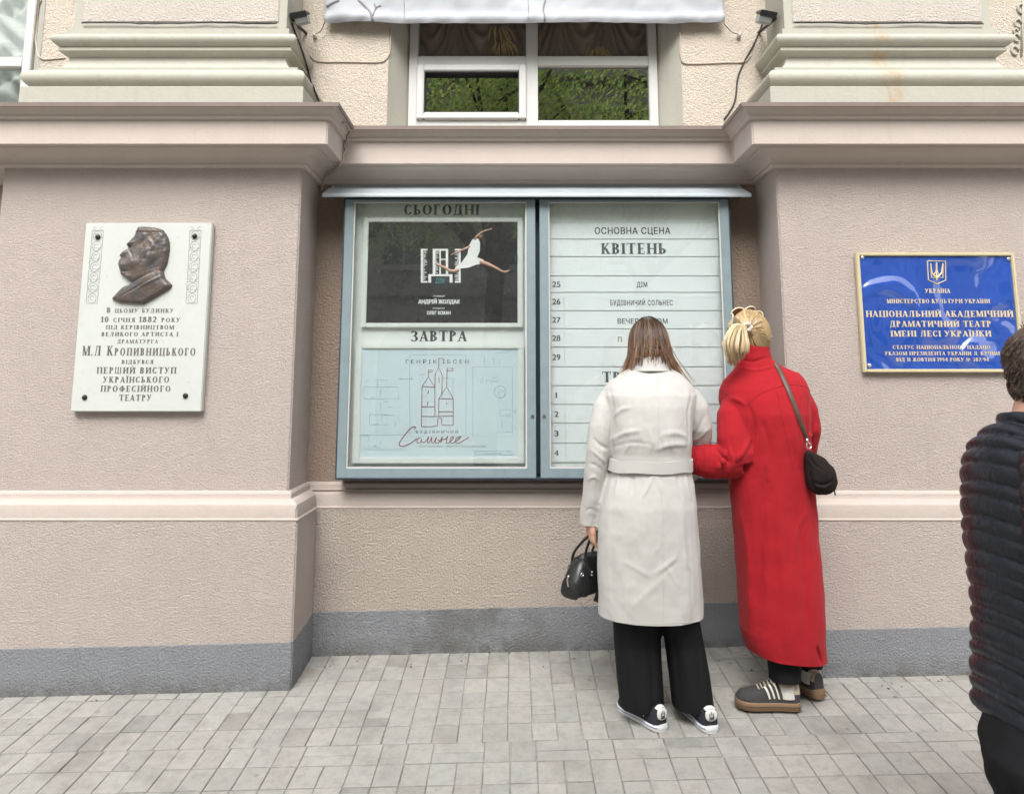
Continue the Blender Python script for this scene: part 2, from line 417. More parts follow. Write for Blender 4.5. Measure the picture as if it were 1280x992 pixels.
def run(profile, sections, name, mat, parent, sharp=30):
    cols = sweep(profile, PLAN); k = len(profile); b = MB()
    for i in range(len(PLAN) - 1):
        if SECT[i] in sections:
            b.add(cols[i] + cols[i + 1], [(j, k + j, k + j + 1, j + 1) for j in range(k - 1)])
    o = b.obj(name, mat, parent, fix=False)
    bm = bmesh.new(); bm.from_mesh(o.data); bmesh.ops.remove_doubles(bm, verts=bm.verts, dist=1e-5); bm.to_mesh(o.data); bm.free()
    bm = bmesh.new(); bm.from_mesh(o.data)
    es = [e for e in bm.edges if len(e.link_faces) == 2 and e.calc_face_angle(0) > R(60) and abs(e.verts[0].co.z - e.verts[1].co.z) > .9 * e.calc_length() and e.calc_length() > .04]
    if es: bmesh.ops.bevel(bm, geom=es, offset=.007, segments=3, affect='EDGES', clamp_overlap=True)
    bm.to_mesh(o.data); bm.free()
    o.data.shade_smooth(); o.data.set_sharp_from_angle(angle=R(sharp)); return o
GT = lambda x, y: .2055 + .022 * x + .085 * (y + .065)
def lower(LO):
    p_plinth = [(LO, -.9), (LO, GT), (LO - .003, lambda x, y: GT(x, y) + .003)]
    p_dado = [(LO - .0025, lambda x, y: GT(x, y) + .002), (LO - .0025, .697)]
    p_ledge = [(LO - .0025, .697), (LO + .001, .699), (LO + .001, .703), (LO - .008, .708), (LO - .008, .752), (LO - .012, .768), (LO - .026, .781), (.034, .788), (.022, .790), (.020, .795), (.020, .812), (.015, .820), (.0, .826)]
    return p_plinth, p_dado, p_ledge
p_plinth, p_dado, p_ledge = lower(.072)
n_plinth, n_dado, n_ledge = lower(.050)
p_shaft = [(0, .826), (0, 2.433)]
cove = [(.030 + .075 * (1 - math.cos(t)) , 2.455 + .048 * math.sin(t)) for t in [i * math.pi / 2 / 6 for i in range(7)]]
p_cornice = [(0, 2.430), (.018, 2.433), (.024, 2.440), (.022, 2.453), (.030, 2.455)] + cove[1:] + [(.112, 2.503), (.112, 2.508), (.150, 2.508), (.152, 2.503), (.17, 2.503), (.17, 2.625), (.186, 2.627), (.19, 2.631), (.19, 2.645), (.198, 2.650), (.206, 2.661), (.218, 2.671), (.232, 2.672), (.236, 2.674), (.236, 2.685), (.230, 2.6865), (.05, 2.705), (-.14, 2.716)]
for sec in ('pl', 'pr'):
    pil = run(p_shaft, (sec,), 'pilaster', m_wall, bld)
    run(p_dado, (sec,), 'dado', m_dado, pil); run(p_plinth, (sec,), 'plinth', m_plinth, pil); run(p_ledge, (sec,), 'ledge', m_ledge, pil)
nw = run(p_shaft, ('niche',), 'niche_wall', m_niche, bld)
run(n_dado, ('niche',), 'dado', m_coarse, nw); run(n_plinth, ('niche',), 'plinth', m_plinth, nw); run(n_ledge, ('niche',), 'ledge', m_ledge, nw)
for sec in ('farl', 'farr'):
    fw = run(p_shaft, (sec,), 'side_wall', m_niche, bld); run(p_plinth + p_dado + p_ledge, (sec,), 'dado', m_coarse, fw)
ALLS = ('pl', 'pr', 'niche', 'farl', 'farr')
corn = run(p_cornice, ALLS, 'cornice', m_smooth, bld)
m_flash = simple('brown metal flashing', (.20, .155, .135), .55, var=.12, vscale=10)
run([(.2335, 2.667), (.2385, 2.668), (.2395, 2.688), (.232, 2.6895), (.05, 2.708), (-.14, 2.719)], ALLS, 'flashing', m_flash, corn)
b = MB(); b.box(-12, 12, .02, .12, 2.40, 2.70); b.obj('cornice_core', m_smooth, bld)

# upper storey wall with the window openings
UY = .12; UZ0, UZ1 = 2.69, 6.2
def wall_holes(x0, x1, z0, z1, holes, y):
    b = MB(); xs = sorted({x0, x1, *[h[0] for h in holes], *[h[1] for h in holes]}); zs = sorted({z0, z1, *[h[2] for h in holes], *[h[3] for h in holes]})
    for i in range(len(xs) - 1):
        for j in range(len(zs) - 1):
            cx, cz = (xs[i] + xs[i + 1]) / 2, (zs[j] + zs[j + 1]) / 2
            if any(h[0] < cx < h[1] and h[2] < cz < h[3] for h in holes): continue
            b.quad((xs[i], y, zs[j]), (xs[i + 1], y, zs[j]), (xs[i + 1], y, zs[j + 1]), (xs[i], y, zs[j + 1]))
    return b
WL, WR = -.746, .976
lwin_r = at(52, 60, UY).x; lwin_l = lwin_r - 1.72
rwin_l = 2.98
holes = [(WL, WR, UZ0, 5.4), (lwin_l, lwin_r, UZ0, 5.4)]
up = wall_holes(-12, 12, UZ0, UZ1, holes, UY); up.obj('upper_wall', m_upper, bld, fix=False)
def window(xl, xr, fxl, fxr, fy, sash, z1=5.3, mull=None, trans=None, detail=True):
    """white plastic frame with a mullion and transom set back in a cream splayed reveal"""
    z0 = 2.80; fr = MB(); w = .052
    rv = MB()
    rv.quad((xl, UY - .004, UZ0), (fxl, fy + .03, UZ0), (fxl, fy + .03, z1), (xl, UY - .004, z1))
    rv.quad((fxr, fy + .03, UZ0), (xr, UY - .004, UZ0), (xr, UY - .004, z1), (fxr, fy + .03, z1))
    rv.quad((xl, UY, UZ0 + .08), (xr, UY, UZ0 + .08), (fxr, fy + .03, UZ0 + .12), (fxl, fy + .03, UZ0 + .12))
    for a, bb, y0, y1, c, d in ((fxl, fxl + w, fy, fy + .07, z0, z1), (fxr - w, fxr, fy, fy + .07, z0, z1), (mull - .036, mull + .036, fy, fy + .07, z0, z1),
                        (fxl + w, mull - .036, fy + .003, fy + .065, trans - .032, trans + .032), (mull + .036, fxr - w, fy + .003, fy + .065, trans - .032, trans + .032),
                        (fxl + w, mull - .036, fy + .003, fy + .065, z0 + .05, z0 + .105), (mull + .036, fxr - w, fy + .003, fy + .065, z0 + .05, z0 + .105)):
        fr.box(a, bb, y0, y1, c, d)
    wo = fr.obj('window', m_white, bld, bevel=.004)
    rv.obj('reveal', m_cream, wo, fix=False)
    zb = z0 + .105
    if sash:
        s = MB(); a, bb, c, d = fxl + w, mull - .036, zb, trans - .032; t = .042
        s.box(a, a + t, fy - .022, fy + .05, c, d); s.box(bb - t, bb, fy - .022, fy + .05, c, d)
        s.box(a + t, bb - t, fy - .021, fy + .05, c, c + t); s.box(a + t, bb - t, fy - .021, fy + .05, d - t, d)
        s.obj('sash', m_white, wo, bevel=.006)
        gk = MB()
        for (x0, x1, q0, q1) in ((a + t, a + t + .006, c + t, d - t), (bb - t - .006, bb - t, c + t, d - t), (a + t + .006, bb - t - .006, c + t, c + t + .006), (a + t + .006, bb - t - .006, d - t - .006, d - t)):
            gk.box(x0, x1, fy - .012, fy + .03, q0, q1)
        gk.obj('gasket', m_rubber, wo)
    for a, bb, c, d in ((fxl + w, mull - .036, zb, trans - .032), (mull + .036, fxr - w, zb, trans - .032), (fxl + w, mull - .036, trans + .032, z1), (mull + .036, fxr - w, trans + .032, z1)):
        p = MB(); p.box(a, bb, fy + .030, fy + .036, c, d); p.obj('pane', m_pane_low if d <= trans and sash else m_pane_top, wo)
    return wo
m_rubber = simple('black rubber', (.015, .015, .015), .6)
m_pane_low = glassmat('mirror-like lower glass', .34, (.45, .5, .45), wave=.0008)
m_pane_top = glassmat('clear upper glass', .07, (.9, .9, .88), wave=.001)
FY = .25
pf = lambda x, y: at(x, y, FY)
wz = pf(665, 76).z
mainw = window(WL, WR, pf(511, 100).x, pf(822, 100).x, FY, True, mull=pf(665, 100).x, trans=wz)
lw_r = at(28, 76, FY).x
leftw = window(lwin_l, lwin_r, lwin_l + .12, lw_r + .05, FY, False, mull=lw_r - .75, trans=at(10, 77, FY).z)
# room behind: dark box, gathered curtains in the top lights
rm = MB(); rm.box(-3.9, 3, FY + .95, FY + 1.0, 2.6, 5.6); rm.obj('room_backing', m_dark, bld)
def curtain_mat(name, col, sheen):
    m, N, L, b = newmat(name); n = tex(N, L, pos(N, L, (1, 1, 1)), 30, 3)
    L.new(mixc(N, L, n, tuple(c * .8 for c in col), tuple(c * 1.2 for c in col)), b.inputs['Base Color']); setin(b, Roughness=sheen); return m
m_swag = curtain_mat('brown satin swag', (.52, .43, .36), .4)
m_net = curtain_mat('white net curtain', (.55, .62, .62), .75)
def swag(xa, xb, ztop, zbot, y, name, mat, parent, lobes=3):
    b = MB(); nx, nz = 160, 50; vs = []
    for j in range(nz + 1):
        for i in range(nx + 1):
            u, t = i / nx, j / nz; q = (u * lobes) % 1.0; hang = (q - .5) ** 2 * 4
            x = xa + (xb - xa) * u; z = ztop + (zbot - ztop) * t
            ph = (t * 7 + hang * 3.2)
            vs.append((x, y + .028 * math.sin(ph * 2 * math.pi) * (.3 + .7 * (1 - hang)) + .02 * math.sin(u * 60) * hang + .02 * noise.noise(Vector((x * 9, z * 9, 3))), z))
    b.add(vs, [(j * (nx + 1) + i, j * (nx + 1) + i + 1, (j + 1) * (nx + 1) + i + 1, (j + 1) * (nx + 1) + i) for j in range(nz) for i in range(nx)])
    return b.obj(name, mat, parent, sharp=180, fix=False)
swag(pf(511, 60).x - .05, pf(822, 60).x + .05, 4.3, 3.30, FY + .16, 'swag_curtain', m_swag, mainw, 5)
m_goldglint = curtain_mat('gold satin glint', (.95, .70, .34), .3)  # warm lamp glints on the curtain, put in as bright gold strips
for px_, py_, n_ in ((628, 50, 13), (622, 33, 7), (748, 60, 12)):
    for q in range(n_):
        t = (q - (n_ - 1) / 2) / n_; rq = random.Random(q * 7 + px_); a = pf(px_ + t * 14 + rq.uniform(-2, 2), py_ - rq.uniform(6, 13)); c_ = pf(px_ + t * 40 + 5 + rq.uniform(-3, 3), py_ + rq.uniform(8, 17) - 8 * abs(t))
        b = MB(); P = crs([a + Vector((0, .115, 0)), (a + c_) / 2 + Vector((.004 + t * .02, .098, .006)), c_ + Vector((0, .112, 0))], 5); b.tube(P, [r_ * rq.uniform(.25, .45) for r_ in (.004, .006, .008, .010, .011, .012, .012, .011, .010, .008, .004)][:len(P)], 8, flat=.7, up=(0, 1, 0)); b.obj('gold_glint', m_goldglint, mainw, sharp=180)
# pleated net curtain in the window at the far left
b = MB(); nx = 120; nz = 60; vs = []
for j in range(nz + 1):
    for i in range(nx + 1):
        u, t = i / nx, j / nz; x = lwin_l + .1 + (lw_r - lwin_l) * u; z = 2.75 + 1.9 * t
        vs.append((x, FY + .2 + .03 * math.sin(u * 40 + 9 * abs(((t * 4) % 1) - .5) * 2) + .015 * math.sin(t * 90 + 14 * math.sin(u * 9)), z))
b.add(vs, [(j * (nx + 1) + i, j * (nx + 1) + i + 1, (j + 1) * (nx + 1) + i + 1, (j + 1) * (nx + 1) + i) for j in range(nz) for i in range(nx)])
b.obj('net_curtain', m_net, leftw, sharp=180, fix=False)

# attic column bases and the panelled shafts above them
def ublock(xl, xr, yf, yb): return [Vector((xl, yb)), Vector((xl, yf)), Vector((xr, yf)), Vector((xr, yb))]
def arc(o0, z0, o1, z1, bulge, n=8):
    """half-round moulding between two points of a profile"""
    r = []
    for i in range(n + 1):
        t = i / n; r.append((o0 + (o1 - o0) * t + bulge * math.sin(math.pi * t) ** .8, z0 + (z1 - z0) * t))
    return r
def column_base(xl, xr):
    pr = [(.155, 2.69), (.155, 2.876), (.150, 2.880), (.118, 2.881)] + arc(.118, 2.884, .118, 2.985, .042) + [(.105, 2.987), (.105, 3.003)] + \
         [(.105 - .1 * math.sin(t) + .0, 3.005 + .105 * (1 - math.cos(t)) ** .9) for t in [i * math.pi / 2 / 8 for i in range(9)]] + \
         [(.030, 3.125), (.046, 3.130), (.046, 3.146)] + arc(.036, 3.149, .030, 3.232, .045) + [(.022, 3.234), (.022, 3.268), (.0, 3.272), (0, 6.0)]
    P = ublock(xl, xr, -.15, UY + .05); cols = sweep(pr, P); k = len(pr); b = MB()
    for i in range(3): b.add(cols[i] + cols[i + 1], [(j, k + j, k + j + 1, j + 1) for j in range(k - 1)])
    o = b.obj('column_base', m_cream, bld, fix=False)
    bm = bmesh.new(); bm.from_mesh(o.data); bmesh.ops.remove_doubles(bm, verts=bm.verts, dist=1e-5); bm.to_mesh(o.data); bm.free()
    o.data.shade_smooth(); o.data.set_sharp_from_angle(angle=R(32))
    p = MB(); p.box(xl + .045, xr - .045, -.157, -.12, 3.315, 6.0); p.obj('panel', m_panel, o, bevel=.003)
    w = MB(); rr = random.Random(int(xl * 10)); pts = [Vector((xl + .05 + (xr - xl - .1) * i / 24, -.165 + rr.uniform(-.004, .0), 3.303 + rr.uniform(-.002, .002) + .004 * math.sin(i * .5))) for i in range(25)]
    w.tube(pts, .0045, 6); w.obj('seam_cord', m_wire, o, sharp=60)
    return o
m_wire = simple('dirty black cable', (.03, .028, .026), .6)
cbl = column_base(-2.44, -1.265); cbr = column_base(1.49, 2.63)
# ================================================================ lettering
class Glyphs:
    """a small book face drawn from stems, hairlines, bowls and slab serifs; every glyph is a list of flat polygons"""
    T, t, SV, SH = .225, .08, .085, .06
    def __init__(s): s.p = []
    def rect(s, x0, y0, x1, y1): s.p.append([(x0, y0), (x1, y0), (x1, y1), (x0, y1)])
    def stem(s, x, y0=0, y1=1, top=True, bot=True, w=None):
        w = w or s.T; s.rect(x, y0, x + w, y1)
        if bot: s.rect(x - s.SV, y0, x + w + s.SV, y0 + s.SH)
        if top: s.rect(x - s.SV, y1 - s.SH, x + w + s.SV, y1)
    def bar(s, x0, x1, y, w=None): w = w or s.t; s.rect(x0, y - w / 2, x1, y + w / 2)
    def diag(s, x0, y0, x1, y1, w):
        s.p.append([(x0 - w / 2, y0), (x0 + w / 2, y0), (x1 + w / 2, y1), (x1 - w / 2, y1)])
    def foot(s, x, y, w=.3): s.rect(x - w / 2, y, x + w / 2, y + s.SH)
    def arc(s, cx, cy, rx, ry, a0, a1, n=14):
        T, t = s.T, s.t; o = []; i = []
        for k in range(n + 1):
            a = R(a0 + (a1 - a0) * k / n)
            o.append((cx + rx * math.cos(a), cy + ry * math.sin(a))); i.append((cx + (rx - T) * math.cos(a), cy + (ry - t) * math.sin(a)))
        for k in range(n): s.p.append([o[k], o[k + 1], i[k + 1], i[k]])
    def bowl(s, x, y0, y1, r): s.arc(x, (y0 + y1) / 2, r, (y1 - y0) / 2, -90, 90)
def glyph(ch):
    g = Glyphs(); T, t = g.T, g.t; w = .75
    if ch == 'А':
        g.diag(.1, 0, .40, 1, t * 1.2); g.diag(.66, 0, .38, 1, T); g.bar(.2, .6, .32); g.foot(.1, 0, .26); g.foot(.66, 0, .32); w = .8
    elif ch in 'БГҐ':
        g.stem(.1); g.bar(.1, .62, .972); g.rect(.57, .74, .62, .99)
        if ch == 'Ґ': g.rect(.57, .95, .62, 1.16)
        if ch == 'Б': g.bowl(.25, 0, .56, .42); g.bar(.2, .3, .53); g.bar(.2, .3, .03)
        w = .72
    elif ch in 'ВЬР':
        g.stem(.1, top=True)
        if ch in 'ВР': g.bowl(.3, .48, 1, .34); g.bar(.2, .32, .972); g.bar(.2, .32, .51)
        if ch in 'ВЬ': g.bowl(.3, 0, .54, .38); g.bar(.2, .32, .028); g.bar(.2, .32, .512)
        w = .74
    elif ch in 'ДЛ':
        g.diag(.2, .05 if ch == 'Д' else 0, .32, 1, t * 1.2); g.rect(.55, 0, .55 + T, 1); g.bar(.24, .8, .972)
        if ch == 'Д': g.bar(.06, .86, .028); g.rect(.06, -.2, .11, .05); g.rect(.81, -.2, .86, .05)
        else: g.foot(.17, 0, .24); g.foot(.63, 0, .33)
        w = .9
    elif ch in 'ЕЄС':
        if ch == 'Е':
            g.stem(.1); g.bar(.1, .64, .972); g.bar(.1, .64, .028); g.bar(.2, .5, .5); g.rect(.59, .76, .64, 1); g.rect(.59, 0, .64, .25); g.rect(.47, .4, .515, .6); w = .72
        else:
            g.arc(.42, .5, .37, .515, 48, 312, 22); g.rect(.62, .7, .67, .99); g.arc(.42, .5, .37, .515, 312, 330, 3)
            if ch == 'Є': g.bar(.15, .5, .5)
            w = .76
    elif ch == 'Ж':
        g.stem(.43); g.diag(.12, 0, .45, .52, T * .8); g.diag(.45, .48, .14, 1, t * 1.3); g.diag(.9, 0, .58, .52, T * .8); g.diag(.58, .48, .88, 1, t * 1.3)
        for x, y in ((.12, 0), (.14, .955), (.9, 0), (.88, .955)): g.foot(x, y, .24)
        w = 1.02
    elif ch == 'З':
        g.arc(.3, .745, .3, .265, -90, 150, 16); g.arc(.3, .26, .35, .28, -150, 90, 18); g.bar(.2, .32, .5); g.rect(.06, .7, .1, .95); w = .7
    elif ch in 'ИЙНМШЩЦП':
        if ch in 'ИЙН' or ch in 'ЦП':
            g.stem(.1); g.stem(.63); w = .9
            if ch in 'ИЙ': g.diag(.2, .05, .68, .95, t * 1.4)
            if ch == 'Н': g.bar(.2, .7, .5)
            if ch == 'П': g.bar(.1, .75, .972)
            if ch == 'Ц': g.bar(.1, .88, .028); g.rect(.83, -.2, .88, .05)
            if ch == 'Й': g.arc(.45, 1.22, .16, .12, 180, 360, 8)
        elif ch == 'М':
            g.stem(.12, w=t * 1.2); g.stem(.78); g.diag(.5, .02, .2, 1, T); g.diag(.5, .02, .8, 1, t * 1.2); w = 1.05
        else:
            g.stem(.1, w=.145); g.stem(.47, w=.145); g.stem(.84, w=.145); g.bar(.1, .95, .028); w = 1.1
            if ch == 'Щ': g.rect(1.03, -.2, 1.08, .05); g.bar(.9, 1.08, .028); w = 1.14
    elif ch in 'ІЇ1':
        g.stem(.1, top=ch != '1'); w = .37
        if ch == 'Ї': g.rect(.0, 1.08, .12, 1.2); g.rect(.24, 1.08, .36, 1.2)
        if ch == '1': g.diag(.0, .78, .14, 1, t * 1.5)
    elif ch == 'К':
        g.stem(.1); g.diag(.28, .42, .62, 1, t * 1.4); g.diag(.68, 0, .38, .58, T); g.foot(.62, .955, .26); g.foot(.68, 0, .3); w = .82
    elif ch in 'О08':
        if ch == '8': g.arc(.32, .74, .26, .27, 0, 360, 22); g.arc(.32, .26, .3, .28, 0, 360, 22); w = .64
        else: k = .40 if ch == 'О' else .3; g.arc(k + .04, .5, k, .52, 0, 360, 26); w = 2 * k + .08
    elif ch in '69':
        y = .28 if ch == '6' else .72; g.arc(.32, y, .28, .29, 0, 360, 20); g.arc(.4, .5, .36, .52, 75, 180, 10) if ch == '6' else g.arc(.24, .5, .36, .52, -105, 0, 10); w = .64
    elif ch == '2':
        g.arc(.3, .73, .28, .28, -20, 170, 14); g.diag(.1, .04, .5, .62, T * .8); g.bar(.04, .58, .05, .1); w = .64
    elif ch == '4': g.stem(.36, top=False); g.diag(.06, .3, .42, 1, t * 1.4); g.bar(.03, .62, .3); w = .66
    elif ch == '5': g.arc(.28, .33, .3, .34, -150, 110, 18); g.rect(.12, .58, .17, 1); g.bar(.12, .54, .95, .1); w = .62
    elif ch == '7': g.bar(.05, .6, .95, .1); g.diag(.25, 0, .56, .95, T * .8); w = .62
    elif ch == 'Т': g.stem(.33, top=False); g.bar(.05, .78, .972); g.rect(.05, .74, .1, 1); g.rect(.73, .74, .78, 1); w = .83
    elif ch == 'У':
        g.diag(.44, .3, .14, 1, T); g.diag(.24, .05, .66, 1, t * 1.4); g.foot(.14, .955, .3); g.foot(.66, .955, .24); g.arc(.17, .1, .12, .11, 120, 340, 8); w = .8
    elif ch == 'Ф': g.stem(.42); g.arc(.5, .5, .44, .34, 0, 360, 26); w = 1.0
    elif ch == 'Х': g.diag(.66, 0, .16, 1, T); g.diag(.12, 0, .64, 1, t * 1.4); [g.foot(x, y, .28) for x, y in ((.66, 0), (.12, 0), (.16, .955), (.64, .955))]; w = .8
    elif ch == 'Ч': g.stem(.55); g.rect(.1, .6, .1 + T, 1); g.foot(.18, .955, .3); g.arc(.36, .62, .26, .2, 180, 270, 6); g.bar(.34, .6, .45); w = .8
    elif ch == 'Ю': g.stem(.1); g.bar(.2, .5, .5); g.arc(.75, .5, .33, .52, 0, 360, 24); w = 1.12
    elif ch == 'Я': g.stem(.5); g.arc(.5, .74, .38, .26, 90, 270, 12); g.bar(.46, .58, .972); g.bar(.46, .58, .5); g.diag(.14, 0, .42, .5, T * .8); g.foot(.14, 0, .26); w = .76
    elif ch == '№':
        g.stem(.08, w=.1); g.stem(.5, w=.1); g.diag(.52, 0, .14, 1, .12); g.arc(.84, .6, .17, .2, 0, 360, 14); g.bar(.68, 1.0, .28); w = 1.05
    elif ch == '.': g.rect(.02, 0, .16, .15); w = .2
    elif ch == '/': g.diag(.02, -.05, .36, 1.05, .06); w = .4
    elif ch == ' ': w = .38
    return g.p, w
_cache = {}
def serif(text, sp=.06):
    """polygons of a line of text in units of the capital height; small letters become small capitals"""
    x = 0; out = []
    for ch in text:
        k = 1.0 if not ch.islower() else .78
        if ch.upper() not in _cache: _cache[ch.upper()] = glyph(ch.upper())
        ps, w = _cache[ch.upper()]
        out += [[(x + a * k, b * k) for a, b in p] for p in ps]; x += w * k + sp
    return out, x - sp
def serif_obj(lines, name, mat, parent, lift=.0006):
    """lines: (text, left, right, base, cap height, y[, letter gap]) fitted between left and right, standing out of the surface a hair"""
    for L in lines:
        b = MB(); text, x0, x1, zb, h, y = L[:6]; ps, w = serif(text, L[6] if len(L) > 6 else .06)
        xs = [a for p in ps for a, _ in p]; a0, a1 = min(xs), max(xs); k = (x1 - x0) / (a1 - a0)
        for i, p in enumerate(ps):
            yy = y - lift - (i % 7) * .00006
            vs = [(x0 + (a - a0) * k, yy, zb + c * h) for a, c in p]
            area = sum(vs[q][0] * vs[(q + 1) % len(vs)][2] - vs[(q + 1) % len(vs)][0] * vs[q][2] for q in range(len(vs)))
            b.add(vs if area > 0 else vs[::-1], [tuple(range(len(vs)))])
        b.obj(name, mat, parent, fix=False)
def sans_mesh(text, bold=0, gap=1.0):
    cu = bpy.data.curves.new('text', 'FONT'); cu.body = text; cu.offset = bold; cu.space_character = gap
    o = bpy.data.objects.new('text', cu); COL.objects.link(o)
    dg = bpy.context.evaluated_depsgraph_get(); dg.update()
    me = bpy.data.meshes.new_from_object(o.evaluated_get(dg)); bpy.data.objects.remove(o); bpy.data.curves.remove(cu)
    v = [tuple(q.co[:2]) for q in me.vertices]; f = [tuple(p.vertices) for p in me.polygons]; bpy.data.meshes.remove(me)
    return v, f
_cap = max(y for _, y in sans_mesh('Н')[0])
def sans_obj(lines, name, mat, parent, lift=.0006):
    """lines: (text, left, right or None, base, cap height, y[, bold, gap])"""
    for L in lines:
        b = MB(); text, x0, x1, zb, h, y = L[:6]; bold = L[6] if len(L) > 6 else 0; v, f = sans_mesh(text, 0, L[7] if len(L) > 7 else 1.0)
        a0, a1 = min(q[0] for q in v), max(q[0] for q in v); ky = h / _cap; kx = (x1 - x0) / (a1 - a0) if x1 is not None else ky
        for n_, (sx, sz) in enumerate(((0, 0), (1, .5), (-1, -.5), (1, -.5), (-1, .5)) if bold else ((0, 0),)):
            b.add([(x0 + (q[0] - a0 + sx * bold * 1.6) * kx, y - lift - n_ * .00007, zb + (q[1] + sz * bold * 1.6) * ky) for q in v], f)
        b.obj(name, mat, parent, fix=False)
def px_line(text, xl, xr, yt, yb, Y, *extra):
    """a line of text as measured in the photo: left, right, cap top, baseline"""
    a = at(xl, yb, Y); c = at(xr, yt, Y); d = at(xr, yb, Y)
    return (text, a.x, d.x, a.z, c.z - a.z, Y) + extra

m_ink = simple('dark lettering', (.028, .03, .032), .6)
m_inkgrey = simple('grey lettering', (.055, .06, .065), .6)
def hits(objs):
    vs = []; fs = []
    for o in objs:
        w = world_of(o); b = len(vs); vs += [w @ v.co for v in o.data.vertices]; fs += [tuple(i + b for i in p.vertices) for p in o.data.polygons]
    return BVHTree.FromPolygons(vs, fs)
def drape(bvh, pts, off, dense=4, back=None):
    """lay a line seen at photo points onto the surface behind it"""
    P = crs([(x, y, 0) for x, y in pts], dense) if dense > 1 else [Vector((x, y, 0)) for x, y in pts]; out = []
    for p in P:
        d = ray_dir(p.x, p.y); h = bvh.ray_cast(CAM, d)
        if h[0] is not None: 
            n = h[1] if h[1].dot(d) < 0 else -h[1]
            out.append(h[0] + n * off)
        elif back is not None: out.append(at(p.x, p.y, back))
    return out

# ================================================================ canopy over the showcase
m_zinc = simple('weathered zinc sheet', (.40, .44, .47), .5, .15, var=.14, vscale=6, bs=.25, bscale=30, bdist=.004)
cx0, cx1 = at(403, 245, -.2).x, at(939, 245, -.2).x
cz0 = at(640, 245, -.2).z; cz1 = cz0 + .105
b = MB(); th = .003
sec = [(-.004, cz1 + .03), (-.006, cz1), (-.10, cz0 + .062), (-.2, cz0 + .012), (-.203, cz0 - .004)]
nx = 60; vs = []
for i in range(nx + 1):
    x = cx0 + (cx1 - cx0) * i / nx
    for q, (yy, zz) in enumerate(sec):
        w = .004 * noise.noise(Vector((x * 5, q * .6, 1))) * (1 if q > 1 else 0)
        vs.append((x, yy, zz + w))
k = len(sec); b.add(vs, [(i * k + j, (i + 1) * k + j, (i + 1) * k + j + 1, i * k + j + 1) for i in range(nx) for j in range(k - 1)])
me = b.mesh('canopy', fix=True); me = evaluated(me, [('SOLIDIFY', dict(thickness=.004, offset=0))]); me.shade_smooth(); me.set_sharp_from_angle(angle=R(25))
cano = tag(link('canopy', me, m_zinc), 'grey sheet metal canopy sloping out over the theatre showcase', 'canopy')
for x in (cx0 + .01, cx1 - .012):
    b = MB(); b.add([(x, -.004, cz1 + .02), (x, -.195, cz0 + .006), (x, -.01, cz0 + .03), (x + .004, -.004, cz1 + .02), (x + .004, -.195, cz0 + .006), (x + .004, -.01, cz0 + .03)], [(0, 1, 2), (5, 4, 3), (0, 3, 4, 1), (1, 4, 5, 2), (2, 5, 3, 0)]); b.obj('bracket', m_zinc, cano)
b = MB(); lx0, lx1 = cx0, cx1; b.box(lx0, lx1, -.206, -.199, cz0 - .007, cz0 + .006); b.obj('drip_edge', m_zinc, cano, bevel=.002)

# ================================================================ showcase
m_frame = simple('blue grey painted frame', (.205, .262, .282), .4, var=.1, vscale=14, bs=.1, bscale=60)
m_navy = simple('dark blue case side', (.03, .045, .065), .5)
m_back = simple('pale backing board', (.66, .685, .67), .8, var=.05, vscale=3)
m_caseglass = glassmat('showcase glass', .095, (.98, .995, .99), dirt=.018, wave=.0006)
YF, YG, YB = -.150, -.138, -.085
show = empty('showcase', (.115, -.07, .85), 'wide two-door glazed showcase in blue grey frame under the metal canopy', 'showcase')
zl = lambda y, Y=YF: at(660, y, Y).z
CX0, CX1 = at(431, 249, YF).x, at(911, 249, YF).x; CZ0, CZ1 = zl(598), zl(249)
b = MB(); b.box(CX0 + .012, CX1 - .012, -.07, .006, CZ0 + .012, CZ1 - .01); b.obj('carcass', m_navy, show, bevel=.003)
b = MB()                                        # dark returns round the edge of the case
for q in ((CX0 - .004, CX0 + .010, -.145, .004, CZ0 - .006, CZ1 + .01), (CX1 - .010, CX1 + .004, -.145, .004, CZ0 - .006, CZ1 + .01), (CX0 + .01, CX1 - .01, -.145, .004, CZ0 - .006, CZ0 + .006), (CX0 + .01, CX1 - .01, -.145, .004, CZ1, CZ1 + .01)): b.box(*q)
b.obj('side_panel', m_navy, show)
doors = [(CX0 + .004, at(669.5, 400, YF).x), (at(675, 400, YF).x, CX1 - .004)]
st = .046
for i, (a, c) in enumerate(doors):
    b = MB(); z0, z1 = CZ0 + .002, CZ1 - .002; tp = .012
    for q in ((a, a + st, z0, z1), (c - st, c, z0, z1), (a + st, c - st, z0, z0 + .048), (a + st, c - st, z1 - tp, z1)): b.box(q[0], q[1], YF, YF + .03, q[2], q[3])
    d = b.obj('door', m_frame, show, bevel=.002)
    p = MB(); p.box(a + st, c - st, YG, YG + .005, z0 + .048, z1 - tp); p.obj('glass', m_caseglass, d)
    bead = MB(); t = .007
    for q in ((a + st, a + st + t, z0 + .048, z1 - tp), (c - st - t, c - st, z0 + .048, z1 - tp), (a + st + t, c - st - t, z0 + .048, z0 + .048 + t), (a + st + t, c - st - t, z1 - tp - t, z1 - tp)): bead.box(q[0], q[1], YF + .006, YF + .011, q[2], q[3])
    bead.obj('glazing_bead', m_white, d)
    k = MB(); lx = c - .018 if i == 0 else a + .018
    k.tube([(lx, YF + .002, zl(520)), (lx, YF - .004, zl(520))], .009, 14); k.obj('lock', simple('brushed steel', (.5, .5, .5), .3, 1), d, sharp=40)
    bk = MB(); bk.box(a + .02, c - .02, YB, -.07, z0 + .02, z1 - .006); bk.obj('backing_board', m_back, show)
